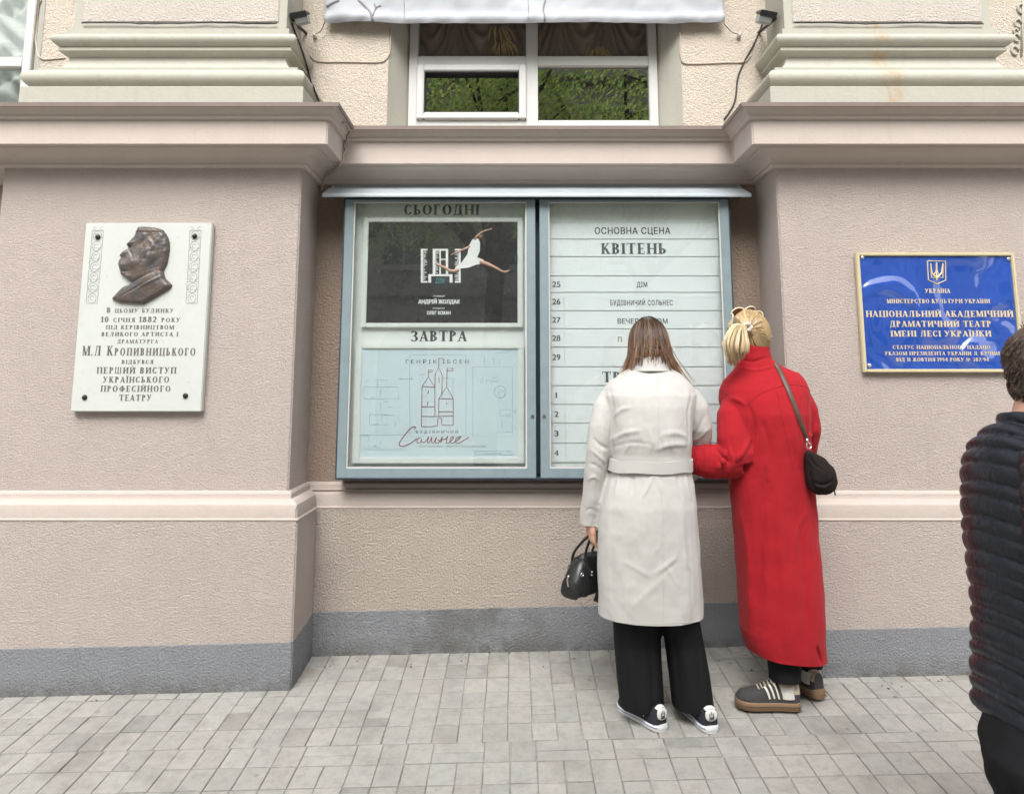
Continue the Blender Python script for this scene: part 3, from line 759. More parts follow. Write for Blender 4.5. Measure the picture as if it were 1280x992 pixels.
hd = serif_obj([px_line('СЬОГОДНІ', 505, 599.5, 256, 268.5, YB), px_line('ЗАВТРА', 513, 584, 413.5, 426.5, YB)], 'lettering', m_ink, show)

# ---- the two framed posters
m_silver = simple('pale aluminium frame', (.68, .70, .68), .4, .1, var=.04)
m_black = simple('black poster print', (.012, .012, .013), .28, var=.1)
m_lblue = simple('light blue poster print', (.53, .615, .655), .4, var=.05, vscale=5)
def poster(l, t, r, bt, il, it, ir, ib, mat, label):
    Y = YB - .022; cx, cz = at((l + r) / 2, bt, Y).x, at((l + r) / 2, bt, Y).z
    root = empty('framed_poster', (cx, Y + .02, cz), label, 'poster', 'framed posters in the left door')
    a, c, z0, z1 = at(l, 480, Y).x, at(r, 480, Y).x, zl(bt, Y), zl(t, Y); A, C, Z0, Z1 = at(il, 480, Y).x, at(ir, 480, Y).x, zl(ib, Y), zl(it, Y)
    f = MB()
    for q in ((a, A, z0, z1), (C, c, z0, z1), (A, C, z0, Z0), (A, C, Z1, z1)): f.box(q[0], q[1], Y, Y + .022, q[2], q[3])
    f.obj('frame', m_silver, root, bevel=.004)
    p = MB(); p.box(A, C, Y + .008, Y + .018, Z0, Z1); pr = p.obj('print', mat, root)
    return root, pr, Y + .008
r1, pr1, PYY = poster(448.5, 271.5, 654, 409.5, 455, 277.5, 647, 403.5, m_black, 'black framed poster of a leaping dancer in a white dress')
r2, pr2, _ = poster(442.5, 430, 655.5, 579.5, 451.5, 436, 648, 571.5, m_lblue, 'pale blue framed poster with red line drawing of towers')
m_pwhite = simple('white poster ink', (.75, .75, .75), .4); m_teal = simple('teal poster ink', (.05, .28, .33), .4)
def stroke(b, pts, w, Y, conv, lift=.0008, taper=None):
    P = [conv(*p) for p in pts]
    b.tube([Vector((p.x, Y - lift, p.z)) for p in P], [w * (taper[i] if taper else 1) for i in range(len(P))], 6, flat=1)
def poly(b, pts, Y, conv, lift):
    P = [conv(*p) for p in pts]; b.add([(p.x, Y - lift, p.z) for p in P], [tuple(range(len(P)))])
c1 = lambda x, y: at(440 + x / 5.509, 240 + y / 5.509, PYY)
b = MB()                                       # big bracketed letter with its printed comb of scan lines
def rc(x0, y0, x1, y1, lift=.0008): poly(b, [(x0, y1), (x1, y1), (x1, y0), (x0, y0)], PYY, c1, lift)
for q in ((474, 392, 488, 624), (488, 392, 520, 402), (488, 613, 520, 624), (736, 392, 748, 624), (708, 392, 736, 402), (708, 613, 736, 624),
          (556, 392, 574, 566), (646, 392, 662, 566), (574, 392, 646, 404), (526, 566, 692, 580), (526, 580, 545, 624), (672, 580, 692, 624), (602, 404, 612, 566), (612, 460, 646, 468)): rc(*q)
rr = random.Random(5)
for y in range(408, 610, 7):
    for x, m in ((488, 34), (708, -1)):
        L = rr.uniform(8, 30)
        rc(x, y, x + L, y + 3.4, .0009) if m > 0 else rc(736 - L, y, 736, y + 3.4, .0009)
    if y < 560: rc(574, y, 574 + rr.uniform(6, 28), y + 3.4, .0009)
b.obj('big_letter', m_pwhite, pr1, fix=False)
conv = lambda s, ox, oy: (lambda t, xl, xr, yt, yb, Y, *e: px_line(t, ox + xl / s, ox + xr / s, oy + yt / s, oy + yb / s, Y, *e))
q1 = conv(5.509, 440, 240)
sans_obj([q1('РЕЖИСЕР', 560, 640, 711, 722, PYY, .01), q1('АНДРІЙ ЖОЛДАК', 457, 742, 741, 768, PYY, .03), q1('ПРОДЮСЕР', 557, 638, 796, 806, PYY, .01), q1('ОЛЕГ КОХАН', 517, 678, 820, 843, PYY, .03)], 'lettering', m_pwhite, pr1)
sans_obj([q1('ДІМ', 575, 638, 592, 626, PYY, .0)], 'title', m_teal, pr1)
m_pskin = simple('printed skin', (.56, .33, .24), .4); m_phair = simple('printed hair', (.22, .07, .03), .5)
b = MB(); poly(b, [(830, 325), (805, 372), (795, 430), (755, 485), (712, 515), (708, 548), (745, 527), (800, 522), (850, 503), (900, 492), (908, 468), (862, 450), (880, 410), (882, 350), (870, 322)][::1], PYY, c1, .0028)
dn = b.obj('dancer_dress', m_pwhite, pr1)
b = MB(); W = .0048
stroke(b, [(845, 330), (862, 300), (890, 278), (930, 262), (965, 254)], W, PYY, c1, .0012, [1.2, 1.2, 1, .9, .6])
stroke(b, [(812, 375), (775, 393), (735, 408), (680, 434)], W, PYY, c1, .0012, [1.2, 1.1, .9, .6])
stroke(b, [(880, 478), (930, 495), (985, 520), (1035, 548), (1060, 550), (1085, 540)], W * 1.4, PYY, c1, .0012, [1.6, 1.6, 1.2, .9, .9, .4])
stroke(b, [(735, 535), (700, 545), (672, 540), (635, 518), (600, 503), (570, 493)], W * 1.3, PYY, c1, .0012, [1.6, 1.5, 1.3, 1.1, .8, .4])
b.obj('dancer_limbs', m_pskin, pr1, sharp=180)
b = MB(); p = c1(884, 308); b.ball((p.x, PYY - .003, p.z), (.011, .003, .012)); b.obj('dancer_hair', m_phair, pr1, sharp=180)
# lower poster
c2 = lambda x, y: at(440 + x / 5.509, 420 + y / 5.509, PYY)
q2 = conv(5.509, 440, 420)
sans_obj([q2('ГЕНРІК ІБСЕН', 370, 803, 162, 189, PYY, .0, 1.6), q2('БУДІВНИЧИЙ', 440, 730, 649, 668, PYY, .0, 1.5), q2('ПОСТАНОВКА ДМИТРА БОГОМАЗОВА', 465, 925, 753, 764, PYY, 0, 1.4)], 'lettering', m_ink, pr2)
m_redink = simple('dark red drawn line', (.24, .02, .03), .5); m_blueink = simple('faint blueprint ink', (.20, .29, .36), .6)
b = MB(); lw = .0016
for L in ([(478, 622), (480, 500), (482, 345), (525, 282), (571, 352), (570, 450), (571, 548)], [(482, 347), (570, 352)], [(525, 282), (526, 230), (556, 238), (550, 248), (527, 246)], [(571, 352), (572, 265), (597, 215), (621, 268), (618, 400)],
          [(597, 215), (598, 152), (633, 154)], [(597, 548), (598, 430), (652, 348), (697, 432), (696, 614)], [(598, 430), (697, 432)], [(652, 348), (655, 220), (698, 222), (694, 238), (656, 236)], [(478, 552), (580, 553), (697, 548)], [(476, 622), (530, 624), (586, 619)],
          [(588, 612), (590, 570), (605, 562), (618, 570), (618, 613), (697, 614)], [(482, 487), (570, 485)], [(598, 520), (696, 520)], [(522, 375), (528, 380), (521, 398)], [(518, 452), (526, 458), (516, 472)], [(650, 455), (655, 472)], [(598, 285), (600, 320)]):
    stroke(b, L, lw, PYY, c2)
b.obj('tower_drawing', m_redink, pr2)
b = MB()
stroke(b, crs([(430, 640, 0), (436, 627, 0), (415, 626, 0), (375, 665, 0), (335, 720, 0), (325, 748, 0), (350, 758, 0), (400, 738, 0), (445, 705, 0)], 6) and [(p.x, p.y) for p in crs([(430, 640, 0), (436, 627, 0), (415, 626, 0), (375, 665, 0), (335, 720, 0), (325, 748, 0), (350, 758, 0), (400, 738, 0), (445, 705, 0)], 6)], .0021, PYY, c2)
for L in ([(472, 702), (455, 704), (446, 722), (455, 735), (474, 726), (480, 706), (476, 722), (492, 732), (515, 712), (527, 692), (520, 733), (533, 728), (549, 694), (548, 730), (562, 732), (582, 694), (572, 730), (592, 735), (602, 720), (588, 712)],
          [(603, 728), (622, 692), (610, 735), (622, 712), (645, 708), (659, 690), (648, 730), (662, 736), (690, 712), (699, 697), (686, 694), (674, 720), (688, 737), (715, 724), (742, 700), (748, 690), (722, 700), (712, 724), (730, 738), (770, 716), (806, 694)]):
    stroke(b, [(p.x, p.y) for p in crs([(x, y, 0) for x, y in L], 5)], .0017, PYY, c2)
b.obj('script_title', m_redink, pr2, sharp=180)
b = MB(); rr = random.Random(11); lw = .0008
def rect2(x0, y0, x1, y1): stroke(b, [(x0, y0), (x1, y0), (x1, y1), (x0, y1), (x0, y0)], lw, PYY, c2, .0003)
rect2(398, 128, 785, 690); rect2(832, 212, 1105, 690); rect2(80, 350, 320, 430); rect2(60, 680, 380, 780); rect2(845, 792, 1105, 815); rect2(1020, 505, 1090, 550); rect2(120, 540, 245, 610); rect2(620, 290, 695, 430)
for _ in range(70):
    ax, ay, bx, by = rr.choice([(75, 290, 350, 440), (110, 430, 300, 620), (60, 670, 200, 770), (860, 260, 1010, 330), (1010, 500, 1130, 660), (840, 780, 1110, 820), (880, 90, 1130, 200), (240, 260, 500, 300)])
    x, y = rr.uniform(ax, bx), rr.uniform(ay, by)
    if rr.random() < .5: stroke(b, [(x, y), (min(bx, x + rr.uniform(15, 90)), y)], lw, PYY, c2, .0003)
    else: stroke(b, [(x, y), (x, min(by, y + rr.uniform(10, 70)))], lw, PYY, c2, .0003)
stroke(b, [(1020 + 40 * math.cos(t), 385 + 42 * math.sin(t)) for t in [i * .2618 for i in range(25)]], lw * 1.5, PYY, c2, .0003)
stroke(b, [(1030 + 22 * math.cos(t), 398 + 25 * math.sin(t)) for t in [i * .2618 for i in range(25)]], lw * 1.2, PYY, c2, .0003)
b.obj('blueprint_lines', m_blueink, pr2)

# ---- repertoire strips in the right door
m_strip = simple('white plastic strip', (.69, .73, .74), .5, var=.03, vscale=4)
YS = YB - .006
cuts = [278.5, 299, 321, 345, 365.5, 388.5, 411, 434, 458.5, 482, 505.5, 529, 554, 578]
rows = [('ОСНОВНА СЦЕНА', None, 'ОСНОВНА СЦЕНА in bold capitals'), ('КВІТЕНЬ', None, 'КВІТЕНЬ in serif capitals'), (None, None, None), ('ДІМ', '25', '25 and ДІМ'), ('БУДІВНИЧИЙ СОЛЬНЕС', '26', '26 and БУДІВНИЧИЙ СОЛЬНЕС'), ('ВЕЧЕР', '27', '27 and ВЕЧЕР'),
        ('П', '28', '28 and a title starting with П'), (None, '29', '29 with an empty title field'), ('ТРАВЕНЬ', None, 'ТР in large serif capitals, the rest behind brown hair'), (None, '1', '1 at its left end'), (None, '2', '2 at its left end'), (None, '3', '3 at its left end'), (None, '4', '4, lowest in the showcase')]
sx0, sx1 = at(685, 400, YS).x, at(902.5, 400, YS).x; dx = at(705.5, 400, YS).x
for i, (title, date, say) in enumerate(rows):
    z1, z0 = zl(cuts[i], YS) - .0022, zl(cuts[i + 1], YS) + .0022; zm = (z0 + z1) / 2; ymid = (cuts[i] + cuts[i + 1]) / 2
    lab = 'white schedule strip reading ' + say if say else 'blank white schedule strip between КВІТЕНЬ and the 25 strip'
    root = empty('schedule_strip', ((sx0 + sx1) / 2, YS + .006, z0), lab, 'schedule strip', 'schedule strips in the right door')
    p = MB()
    jit = random.Random(i).uniform(-.0015, .0015)
    if date:
        d = MB(); d.box(sx0, dx - .0015, YS, YS + .005, z0 + jit, z1 + jit); do = d.obj('date_plate', m_strip, root, bevel=.0012)
        sans_obj([px_line(date, 690.6 if len(date) > 1 else (694.6 if date == '1' else 693.2), 700.4 if len(date) > 1 else (696.2 if date == '1' else 698.0), ymid - 3.8, ymid + 3.5, YS, .012 if date != '1' else .004)], 'number', m_ink, do)
        p.box(dx, sx1, YS, YS + .005, z0, z1)
    else: p.box(sx0, sx1, YS, YS + .005, z0, z1)
    po = p.obj('title_plate', m_strip, root, bevel=.0012)
    if i == 0: sans_obj([px_line(title, 743.5, 838, 284.3, 292.5, YS, .013, 1.1)], 'lettering', m_ink, po)
    elif i in (1,): serif_obj([px_line(title, 751, 832.6, 304, 317.5, YS)], 'lettering', m_inkgrey, po)
    elif i == 8: serif_obj([px_line(title, 753, 838, 464.5, 477.5, YS)], 'lettering', m_inkgrey, po)
    elif title == 'ДІМ': sans_obj([px_line(title, 796, 809, 352.5, 358.8, YS, .01, 1.1)], 'lettering', m_ink, po)
    elif date == '26': sans_obj([px_line(title, 763, 841, 375, 381.6, YS, .01, 1.15)], 'lettering', m_ink, po)
    elif date == '27': sans_obj([px_line('ВЕЧЕР', 772, 798, 398, 404.5, YS, .01, 1.1), px_line('КОМ', 816, 834.5, 398, 404.5, YS, .01, 1.1)], 'lettering', m_ink, po)
    elif date == '28': sans_obj([px_line('П', 772.5, 777, 421, 427.5, YS, .01)], 'lettering', m_ink, po)

# ================================================================ marble plaque with the bronze relief
def marble_mat():
    m, N, L, b = newmat('white marble'); v = pos(N, L)
    n = tex(N, L, v, 6, 6, .65, 1.2); c = mixc(N, L, n, (.49, .51, .475), (.58, .60, .57))
    c = mixc(N, L, maprange(N, L, tex(N, L, v, 3, 5, .7, .5), .55, .75, 0, .4), c, (.47, .50, .47))
    c = mixc(N, L, maprange(N, L, tex(N, L, v, 40, 3), .66, .72, 0, .4), c, (.42, .43, .40))
    L.new(c, b.inputs['Base Color']); setin(b, Roughness=.4); bump(N, L, b, tex(N, L, v, 30, 4), .08, .003); return m
m_marble = marble_mat()
MY = -.358
P0, P1 = at(106.5, 279, MY), at(88.5, 515.5, MY); P2, P3 = at(265, 278, MY), at(251.5, 513.5, MY)
mx0, mx1, mz0, mz1 = (P0.x + P1.x) / 2, (P2.x + P3.x) / 2, (P1.z + P3.z) / 2, (P0.z + P2.z) / 2
plq = empty('memorial_plaque', ((mx0 + mx1) / 2, -.32, mz0), 'white marble memorial plaque with bronze profile bust above engraved Ukrainian text', 'plaque')
b = MB(); b.box(mx0, mx1, MY, -.322, mz0, mz1); b.obj('slab', m_marble, plq, bevel=.004)
q3 = conv(6.616, 80, 370); Yt = MY
LN = [q3(*l, Yt) for l in (('В цьому будинку', 350, 905, 95, 138), ('10 січня 1882 року', 302, 960, 170, 216), ('ПІД КЕРІВНИЦТВОМ', 345, 912, 241, 275), ('ВЕЛИКОГО АРТИСТА І', 307, 945, 298, 332), ('ДРАМАТУРГА', 440, 778, 359, 391),
      ('М.Л Кропивницького', 148, 1085, 412, 492), ('ВІДБУВСЯ', 475, 740, 528, 561), ('ПЕРШИЙ ВИСТУП', 268, 930, 588, 640), ('УКРАЇНСЬКОГО', 320, 868, 666, 715), ('ПРОФЕСІЙНОГО', 300, 880, 741, 790), ('ТЕАТРУ', 455, 722, 815, 865))]
m_engr = simple('engraved grey paint', (.11, .105, .095), .7, var=.2, vscale=30)
serif_obj([l + (.14,) for l in LN], 'lettering', m_engr, plq)
m_orn = simple('engraved ornament line', (.36, .37, .34), .7)
for xt, xb in ((122.5, 114.5), (244.5, 239.5)):
    b = MB()
    f = lambda u, x: at(xt + (xb - xt) * u + x, 288 + 91 * u, MY)
    for sx in (-7, 7): b.tube([f(u / 10, sx) + Vector((0, -.0003, 0)) for u in range(11)], .0016, 4)
    for u in (0, 1): b.tube([f(u, -7), f(u, 7)], .0016, 4)
    for k in range(7):
        u = (k + .5) / 7; c = f(u, 0)
        for r, sq in ((.0225, 1.2), (.012, 1)): b.tube([c + Vector((r * math.cos(t) * (1 if k % 2 else .9), -.0003, r * sq * math.sin(t) * .9)) for t in [i * .4488 + (.6 if r < .02 else 0) for i in range(15 if r > .02 else 11)]], .0015, 4)
        for s in (-1, 1): b.tube(crs([c + Vector((s * .024, 0, .028)), c + Vector((s * .010, 0, .034)), c + Vector((s * .016, 0, .045)), c + Vector((s * .026, 0, .040))], 3), .0013, 4)
    b.obj('ornament', m_orn, plq)
m_bolt = simple('dark bolt head', (.03, .03, .028), .45, .6)
for x, y in ((122.7, 296.5), (243.5, 295.5), (106, 496.5), (232, 494.5)):
    c = at(x, y, MY); b = MB(); b.ball((c.x, MY - .002, c.z), (.013, .009, .013), n=14); b.obj('bolt', m_bolt, plq, sharp=180)
# bronze bust: a modelled low relief
out = [(600, 100), (645, 97), (690, 98), (755, 108), (810, 125), (842, 165), (860, 200), (874, 260), (866, 340), (850, 420), (815, 492), (833, 555), (893, 615), (880, 640), (760, 715), (640, 782), (540, 778), (430, 768), (358, 738), (400, 690), (455, 632), (545, 592), (498, 562), (442, 522), (434, 482), (420, 432), (424, 398), (442, 376), (428, 350), (468, 312), (503, 292), (497, 255), (522, 222), (562, 180), (577, 142)]
def relief():
    pts = np.array(out, float); n = len(pts); G = 92; x0, x1, y0, y1 = 345, 905, 88, 795
    nx = G; ny = int(G * (y1 - y0) / (x1 - x0)); xs = np.linspace(x0, x1, nx); ys = np.linspace(y0, y1, ny); X, Yy = np.meshgrid(xs, ys); Q = np.stack([X.ravel(), Yy.ravel()], 1)
    ins = np.zeros(len(Q), bool); D = np.full(len(Q), 1e9)
    for i in range(n):
        a, c = pts[i], pts[(i + 1) % n]; cr = ((a[1] > Q[:, 1]) != (c[1] > Q[:, 1])) & (Q[:, 0] < (c[0] - a[0]) * (Q[:, 1] - a[1]) / (c[1] - a[1] + 1e-9) + a[0]); ins ^= cr
        d = c - a; t = np.clip(((Q - a) @ d) / (d @ d), 0, 1); D = np.minimum(D, np.linalg.norm(Q - a - t[:, None] * d, axis=1))
    S = np.where(ins, D, -D); h = 34 * np.sqrt(np.clip(1 - (1 - np.clip(S / 30, 0, 1)) ** 2, 0, 1)) + np.clip(S / 130, 0, 1) * 16
    gq = lambda cx, cy, sx, sy, a, r=0: a * np.exp(-((((Q[:, 0] - cx) * math.cos(r) + (Q[:, 1] - cy) * math.sin(r)) / sx) ** 2 + ((-(Q[:, 0] - cx) * math.sin(r) + (Q[:, 1] - cy) * math.cos(r)) / sy) ** 2))
    h += gq(575, 420, 60, 45, 14) + gq(525, 283, 30, 13, -18) + gq(530, 250, 42, 13, 12, -.3) + gq(545, 330, 10, 60, -6, -.5) + gq(480, 335, 30, 20, 10, -.4) + gq(470, 445, 38, 34, 12, .4) + gq(490, 497, 30, 8, -9) + gq(520, 540, 34, 22, 9)
    h += gq(688, 375, 36, 64, 22, .25) + gq(682, 380, 17, 40, -20, .25) + gq(655, 375, 8, 60, -9, .25) + gq(640, 250, 20, 90, -6, .9) + gq(760, 440, 40, 70, -10, .3) + gq(590, 575, 130, 9, -10, -.45) + gq(600, 640, 150, 7, -9, -.5) + gq(700, 600, 120, 12, 10, -.5)
    hair = ((Q[:, 1] < 330) & (Q[:, 0] > 600 + (Q[:, 1] - 100) * .3)).astype(float) + gq(760, 350, 70, 110, .8)
    N1 = np.array([noise.noise(Vector((q[0] * .03 + q[1] * .012, q[1] * .018 - q[0] * .01, 2))) for q in Q]); N2 = np.array([noise.noise(Vector((q[0] * .06, q[1] * .06, 5))) for q in Q])
    h += np.clip(hair, 0, 1.2) * N1 * 6 + N2 * 1.6 + (Q[:, 1] < 145) * 5
    h = np.where(S > 0, np.maximum(h, 2), -6); keep = S > -9
    b = MB(); vs = []
    for q, hh in zip(Q, h): p = at(90 + q[0] / 7.111, 270 + q[1] / 7.108, MY); vs.append((p.x, MY - hh / 7.11 / 235 * 1.15, p.z))
    fs = [(j * nx + i, (j + 1) * nx + i, (j + 1) * nx + i + 1, j * nx + i + 1) for j in range(ny - 1) for i in range(nx - 1) if keep[j * nx + i] and keep[j * nx + i + 1] and keep[(j + 1) * nx + i] and keep[(j + 1) * nx + i + 1]]
    b.add(vs, fs); return b
def bronze_mat():
    m, N, L, b = newmat('brown patinated bronze'); v = pos(N, L); n = tex(N, L, v, 13, 5, .6)
    c = mixc(N, L, maprange(N, L, n, .42, .62, 0, 1), (.085, .078, .078), (.135, .10, .08)); c = mixc(N, L, maprange(N, L, tex(N, L, v, 34, 4, .6), .58, .7, 0, .5), c, (.17, .155, .145))
    L.new(c, b.inputs['Base Color']); setin(b, Roughness=.42, Metallic=.2); bump(N, L, b, tex(N, L, v, 90, 4), .25, .003); return m
rb = relief(); rel = rb.obj('bronze_bust', bronze_mat(), plq, sharp=180, fix=False)
bm = bmesh.new(); bm.from_mesh(rel.data); bmesh.ops.delete(bm, geom=[v for v in bm.verts if not v.link_faces], context='VERTS'); bmesh.ops.recalc_face_normals(bm, faces=bm.faces)
if sum(f.normal.y for f in bm.faces) > 0: bmesh.ops.reverse_faces(bm, faces=bm.faces)
bm.to_mesh(rel.data); bm.free()

# ================================================================ blue glass name plate
def blue_mat():
    m, N, L, b = newmat('deep blue glass plate'); v = pos(N, L)
    setin(b, Base_Color=(.02, .07, .345), Roughness=.04, IOR=1.6, Coat_Weight=1.0, Coat_Roughness=.02, Coat_IOR=1.75)
    n = tex(N, L, pos(N, L, (1, 1, 1)), 3.6, 1.5, .4, .9); bp = bump(N, L, b, n, 1.0, .055); L.new(bp.outputs[0], b.inputs['Coat Normal']); return m
BY = -.342
B0, B1, B2, B3 = at(1069, 315, BY), at(1079.5, 465.5, BY), at(1267, 316.5, BY), at(1266, 465, BY)
bx0, bx1, bz0, bz1 = (B0.x + B1.x) / 2, B2.x, B1.z, (B0.z + B2.z) / 2
blu = empty('name_plate', ((bx0 + bx1) / 2, -.32, bz0), 'glossy blue theatre name plate with gold frame, shield and Ukrainian lettering', 'plaque')
m_brass = simple('pale brass', (.66, .58, .38), .35, .25, var=.06, vscale=20)
b = MB(); b.box(bx0 + .004, bx1 - .004, BY + .004, -.322, bz0 + .004, bz1 - .004); b.obj('plate', blue_mat(), blu)
b = MB(); t = .017
for q in ((bx0, bx0 + t, bz0, bz1), (bx1 - t, bx1, bz0, bz1), (bx0 + t, bx1 - t, bz0, bz0 + t), (bx0 + t, bx1 - t, bz1 - t, bz1)): b.box(q[0], q[1], BY - .008, -.3225, q[2], q[3])
b.obj('frame', m_brass, blu, bevel=.004)
q4 = conv(5.818, 1060, 310); YL = BY + .004
m_gold = simple('pale gold lettering', (.62, .51, .30), .4, .1)
serif_obj([q4(*l, YL) for l in (('УКРАЇНА', 560, 745, 296, 327), ('МІНІСТЕРСТВО КУЛЬТУРИ УКРАЇНИ', 282, 1035, 371, 401), ('НАЦІОНАЛЬНИЙ АКАДЕМІЧНИЙ', 130, 1205, 456, 500), ('ДРАМАТИЧНИЙ ТЕАТР', 305, 1040, 530, 572), ('ІМЕНІ ЛЕСІ УКРАЇНКИ', 310, 1045, 601, 643),
           ('СТАТУС НАЦІОНАЛЬНОГО НАДАНО', 325, 1035, 707, 734), ('УКАЗОМ ПРЕЗИДЕНТА УКРАЇНИ Л. КУЧМИ', 267, 1105, 752, 779), ('ВІД 11 ЖОВТНЯ 1994 РОКУ № 587/94', 350, 1025, 797, 823))], 'lettering', m_gold, blu)
c4 = lambda x, y: at(1060 + x / 5.818, 310 + y / 5.818, YL)
b = MB()
for L, w in (([(577, 94), (708, 96), (710, 235), (648, 262), (584, 232), (577, 94)], .0030), ([(643, 105), (643, 225)], .0042), ([(600, 112), (608, 180), (618, 195), (640, 215), (646, 235)], .0036), ([(690, 112), (680, 180), (668, 195), (648, 215)], .0036),
             ([(600, 112), (606, 215), (690, 215), (690, 112)], .0028), ([(622, 195), (636, 178), (643, 150)], .0026), ([(665, 195), (652, 178), (645, 150)], .0026), ([(622, 195), (640, 205), (665, 195)], .0026)): stroke(b, L, w, YL, c4, .0003)
b.obj('shield_emblem', m_gold, blu)
m_cap = simple('bright steel', (.7, .7, .7), .15, 1)
for x, y in ((102, 68), (1166, 80), (155, 853), (1203, 860)):
    c = c4(x, y); b = MB(); b.ball((c.x, YL - .002, c.z), (.010, .007, .010), n=14); b.obj('screw_cap', m_cap, blu, sharp=180)

# ================================================================ banner, floodlights, cables
m_cloth = simple('white banner cloth', (.39, .40, .43), .75, var=.05, vscale=3, bs=.1, bscale=300)
m_branch = simple('printed grey branch', (.23, .225, .245), .8)
NY = .06
nx, nz = 150, 40; a0, a1 = at(405, 30, NY), at(906, 30, NY); vs = []
def bshape(u, t):
    x = a0.x + (a1.x - a0.x) * u; sag = .012 * math.sin(u * math.pi) - .0025 * math.sin(u * 21) * (1 - t)
    z = at(405, 28, NY).z - sag * (1 - t) + t * 1.9
    y = NY + .020 * noise.noise(Vector((x * 2.2, z * 2.5, 0))) + .007 * noise.noise(Vector((x * 16 - z * 9, z * 13, 8))) + .012 * noise.noise(Vector((x * 7 + z * 4, z * 6, 3))) - .02 * math.exp(-((t * 1.9 - .03) / .03) ** 2) + .012 * math.sin((x * 1.0 + z * 1.4) * 14) * math.exp(-u * 12)
    return Vector((x, y, z))
for j in range(nz + 1):
    t = (j / nz) ** 1.8
    for i in range(nx + 1): vs.append(bshape(i / nx, t))
b = MB(); b.add(vs, [(j * (nx + 1) + i, j * (nx + 1) + i + 1, (j + 1) * (nx + 1) + i + 1, (j + 1) * (nx + 1) + i) for j in range(nz) for i in range(nx)])
me = evaluated(b.mesh('banner', fix=False), [('SOLIDIFY', dict(thickness=.002, offset=0))]); me.shade_smooth()
ban = tag(link('banner', me, m_cloth), 'white cloth banner hung across the upper window, lower edge in view', 'banner')
bv = hits([ban])
for L, w in (([(448, 0), (456, 8), (463, 16), (466, 27)], .008), ([(466, 20), (470, 10), (476, 7)], .005), ([(470, 12), (468, 5)], .005), ([(408, 8), (415, 4), (424, 0)], .008), ([(682, 0), (679, 12), (681, 22), (680, 31)], .006)):
    pts = drape(bv, L, .0015)
    if len(pts) > 2: b = MB(); b.tube(pts, w, 6, flat=.25, up=(0, 1, 0)); b.obj('branch_print', m_branch, ban, sharp=180)
for x in (505, 660): 
    pts = drape(bv, [(x, 1), (x + .5, 14), (x, 30)], .0008)
    if len(pts) > 2: b = MB(); b.tube(pts, .0018, 4); b.obj('seam', m_branch, ban)
bv = hits([o for o in bpy.data.objects if o.type == 'MESH' and o.name.split('.')[0] in ('upper_wall', 'cornice', 'column_base', 'pilaster', 'niche_wall', 'panel', 'reveal')])
m_lampgrey = simple('grey lamp housing', (.33, .34, .34), .5); m_lampblack = simple('black lamp housing', (.018, .018, .02), .4)
def floodlight(px, py, side, label):
    Y = -.06; c = at(px, py, Y); root = empty('floodlight', c, label, 'floodlight', 'small floodlights beside the banner')
    M = Matrix.Translation(c) @ Matrix.Rotation(R(-12 * side), 4, 'Y') @ Matrix.Rotation(R(25), 4, 'X')
    b = MB(); b.obox(M @ Matrix.Translation((.004 * side, 0, -.02)), .036, .05, .024); b.obj('housing', m_lampgrey, root, bevel=.005)
    b = MB(); b.obox(M @ Matrix.Translation((.0, -.006, .014)), .046, .064, .008); b.obox(M @ Matrix.Translation((.0, -.064, .004)), .046, .004, .016); b.obj('visor', m_lampblack, root, bevel=.003)
    b = MB(); b.obox(M @ Matrix.Translation((.004 * side, -.0515, -.02)), .03, .0015, .018); b.obj('lens', simple('lamp lens', (.5, .52, .52), .15), root)
    b = MB(); w = Vector((c.x - side * .02, UY, c.z - .01)); b.tube([M @ Vector((-.05 * side, 0, -.005)), M @ Vector((-.06 * side, .04, -.01)), w], .009, 8); b.ball(M @ Vector((-.05 * side, 0, -.005)), .016); b.obj('bracket', m_lampblack, root, sharp=60)
floodlight(376, 21, 1, 'small grey and black floodlight between left column base and banner')
floodlight(957, 20, -1, 'small grey and black floodlight between banner and right column base')
m_conduit = simple('painted wall cable', (.45, .38, .31), .7)
def cable(pts, r, mat, label, off=None, dense=5):
    p = drape(bv, pts, r * .9 if off is None else off, dense)
    b = MB(); b.tube(p, r, 8); return tag(b.obj('cable', mat, sharp=180), label, 'cable')
cable([(364, 30), (370, 46), (378, 66), (386, 92), (392, 112), (398, 126)], .005, m_wire, 'black cable running down from the left floodlight past the column base')
cable([(953, 30), (948, 42), (941, 58), (930, 78), (922, 98), (918, 128), (905, 150)], .005, m_wire, 'black cable running down from the right floodlight to the cornice')
cable([(388, 70), (394, 76), (405, 78), (430, 78), (470, 78.5), (481, 76), (486, 68), (487.5, 50), (488, 36)], .0045, m_conduit, 'beige wall cable left of the upper window')
cable([(938, 70), (930, 78), (905, 79), (870, 80.5), (854, 79), (851, 70), (850.5, 50), (850, 38)], .0045, m_conduit, 'beige wall cable right of the upper window')
cable([(427, 152), (434, 155), (437, 164), (431, 184), (426, 202), (415, 214), (406, 224), (402.5, 238)], .005, m_conduit, 'beige cable looping down the left cornice corner to the canopy', .010)
cable([(53, 1), (46, 18), (43, 36), (46, 55), (49, 70), (56, 75), (70, 74), (82, 73)], .0045, m_conduit, 'beige cable beside the far left window reveal')
m_porc = simple('white porcelain knob', (.6, .58, .52), .3)
def anchor(x, y, x2, y2, label):
    h = drape(bv, [(x, y)], .0, 1)[0]; root = empty('rope_anchor', h, label, 'anchor', 'banner rope anchors')
    b = MB(); b.ball(h + Vector((0, -.014, 0)), (.013, .018, .013)); b.obj('knob', m_porc, root, sharp=180)
    e = at(x2, y2, NY); b = MB(); b.tube(crs([h + Vector((0, -.026, 0)), h * .5 + e * .5 + Vector((.004, 0, -.012)), e], 5), .0025, 6); b.obj('cord', m_wire, root)
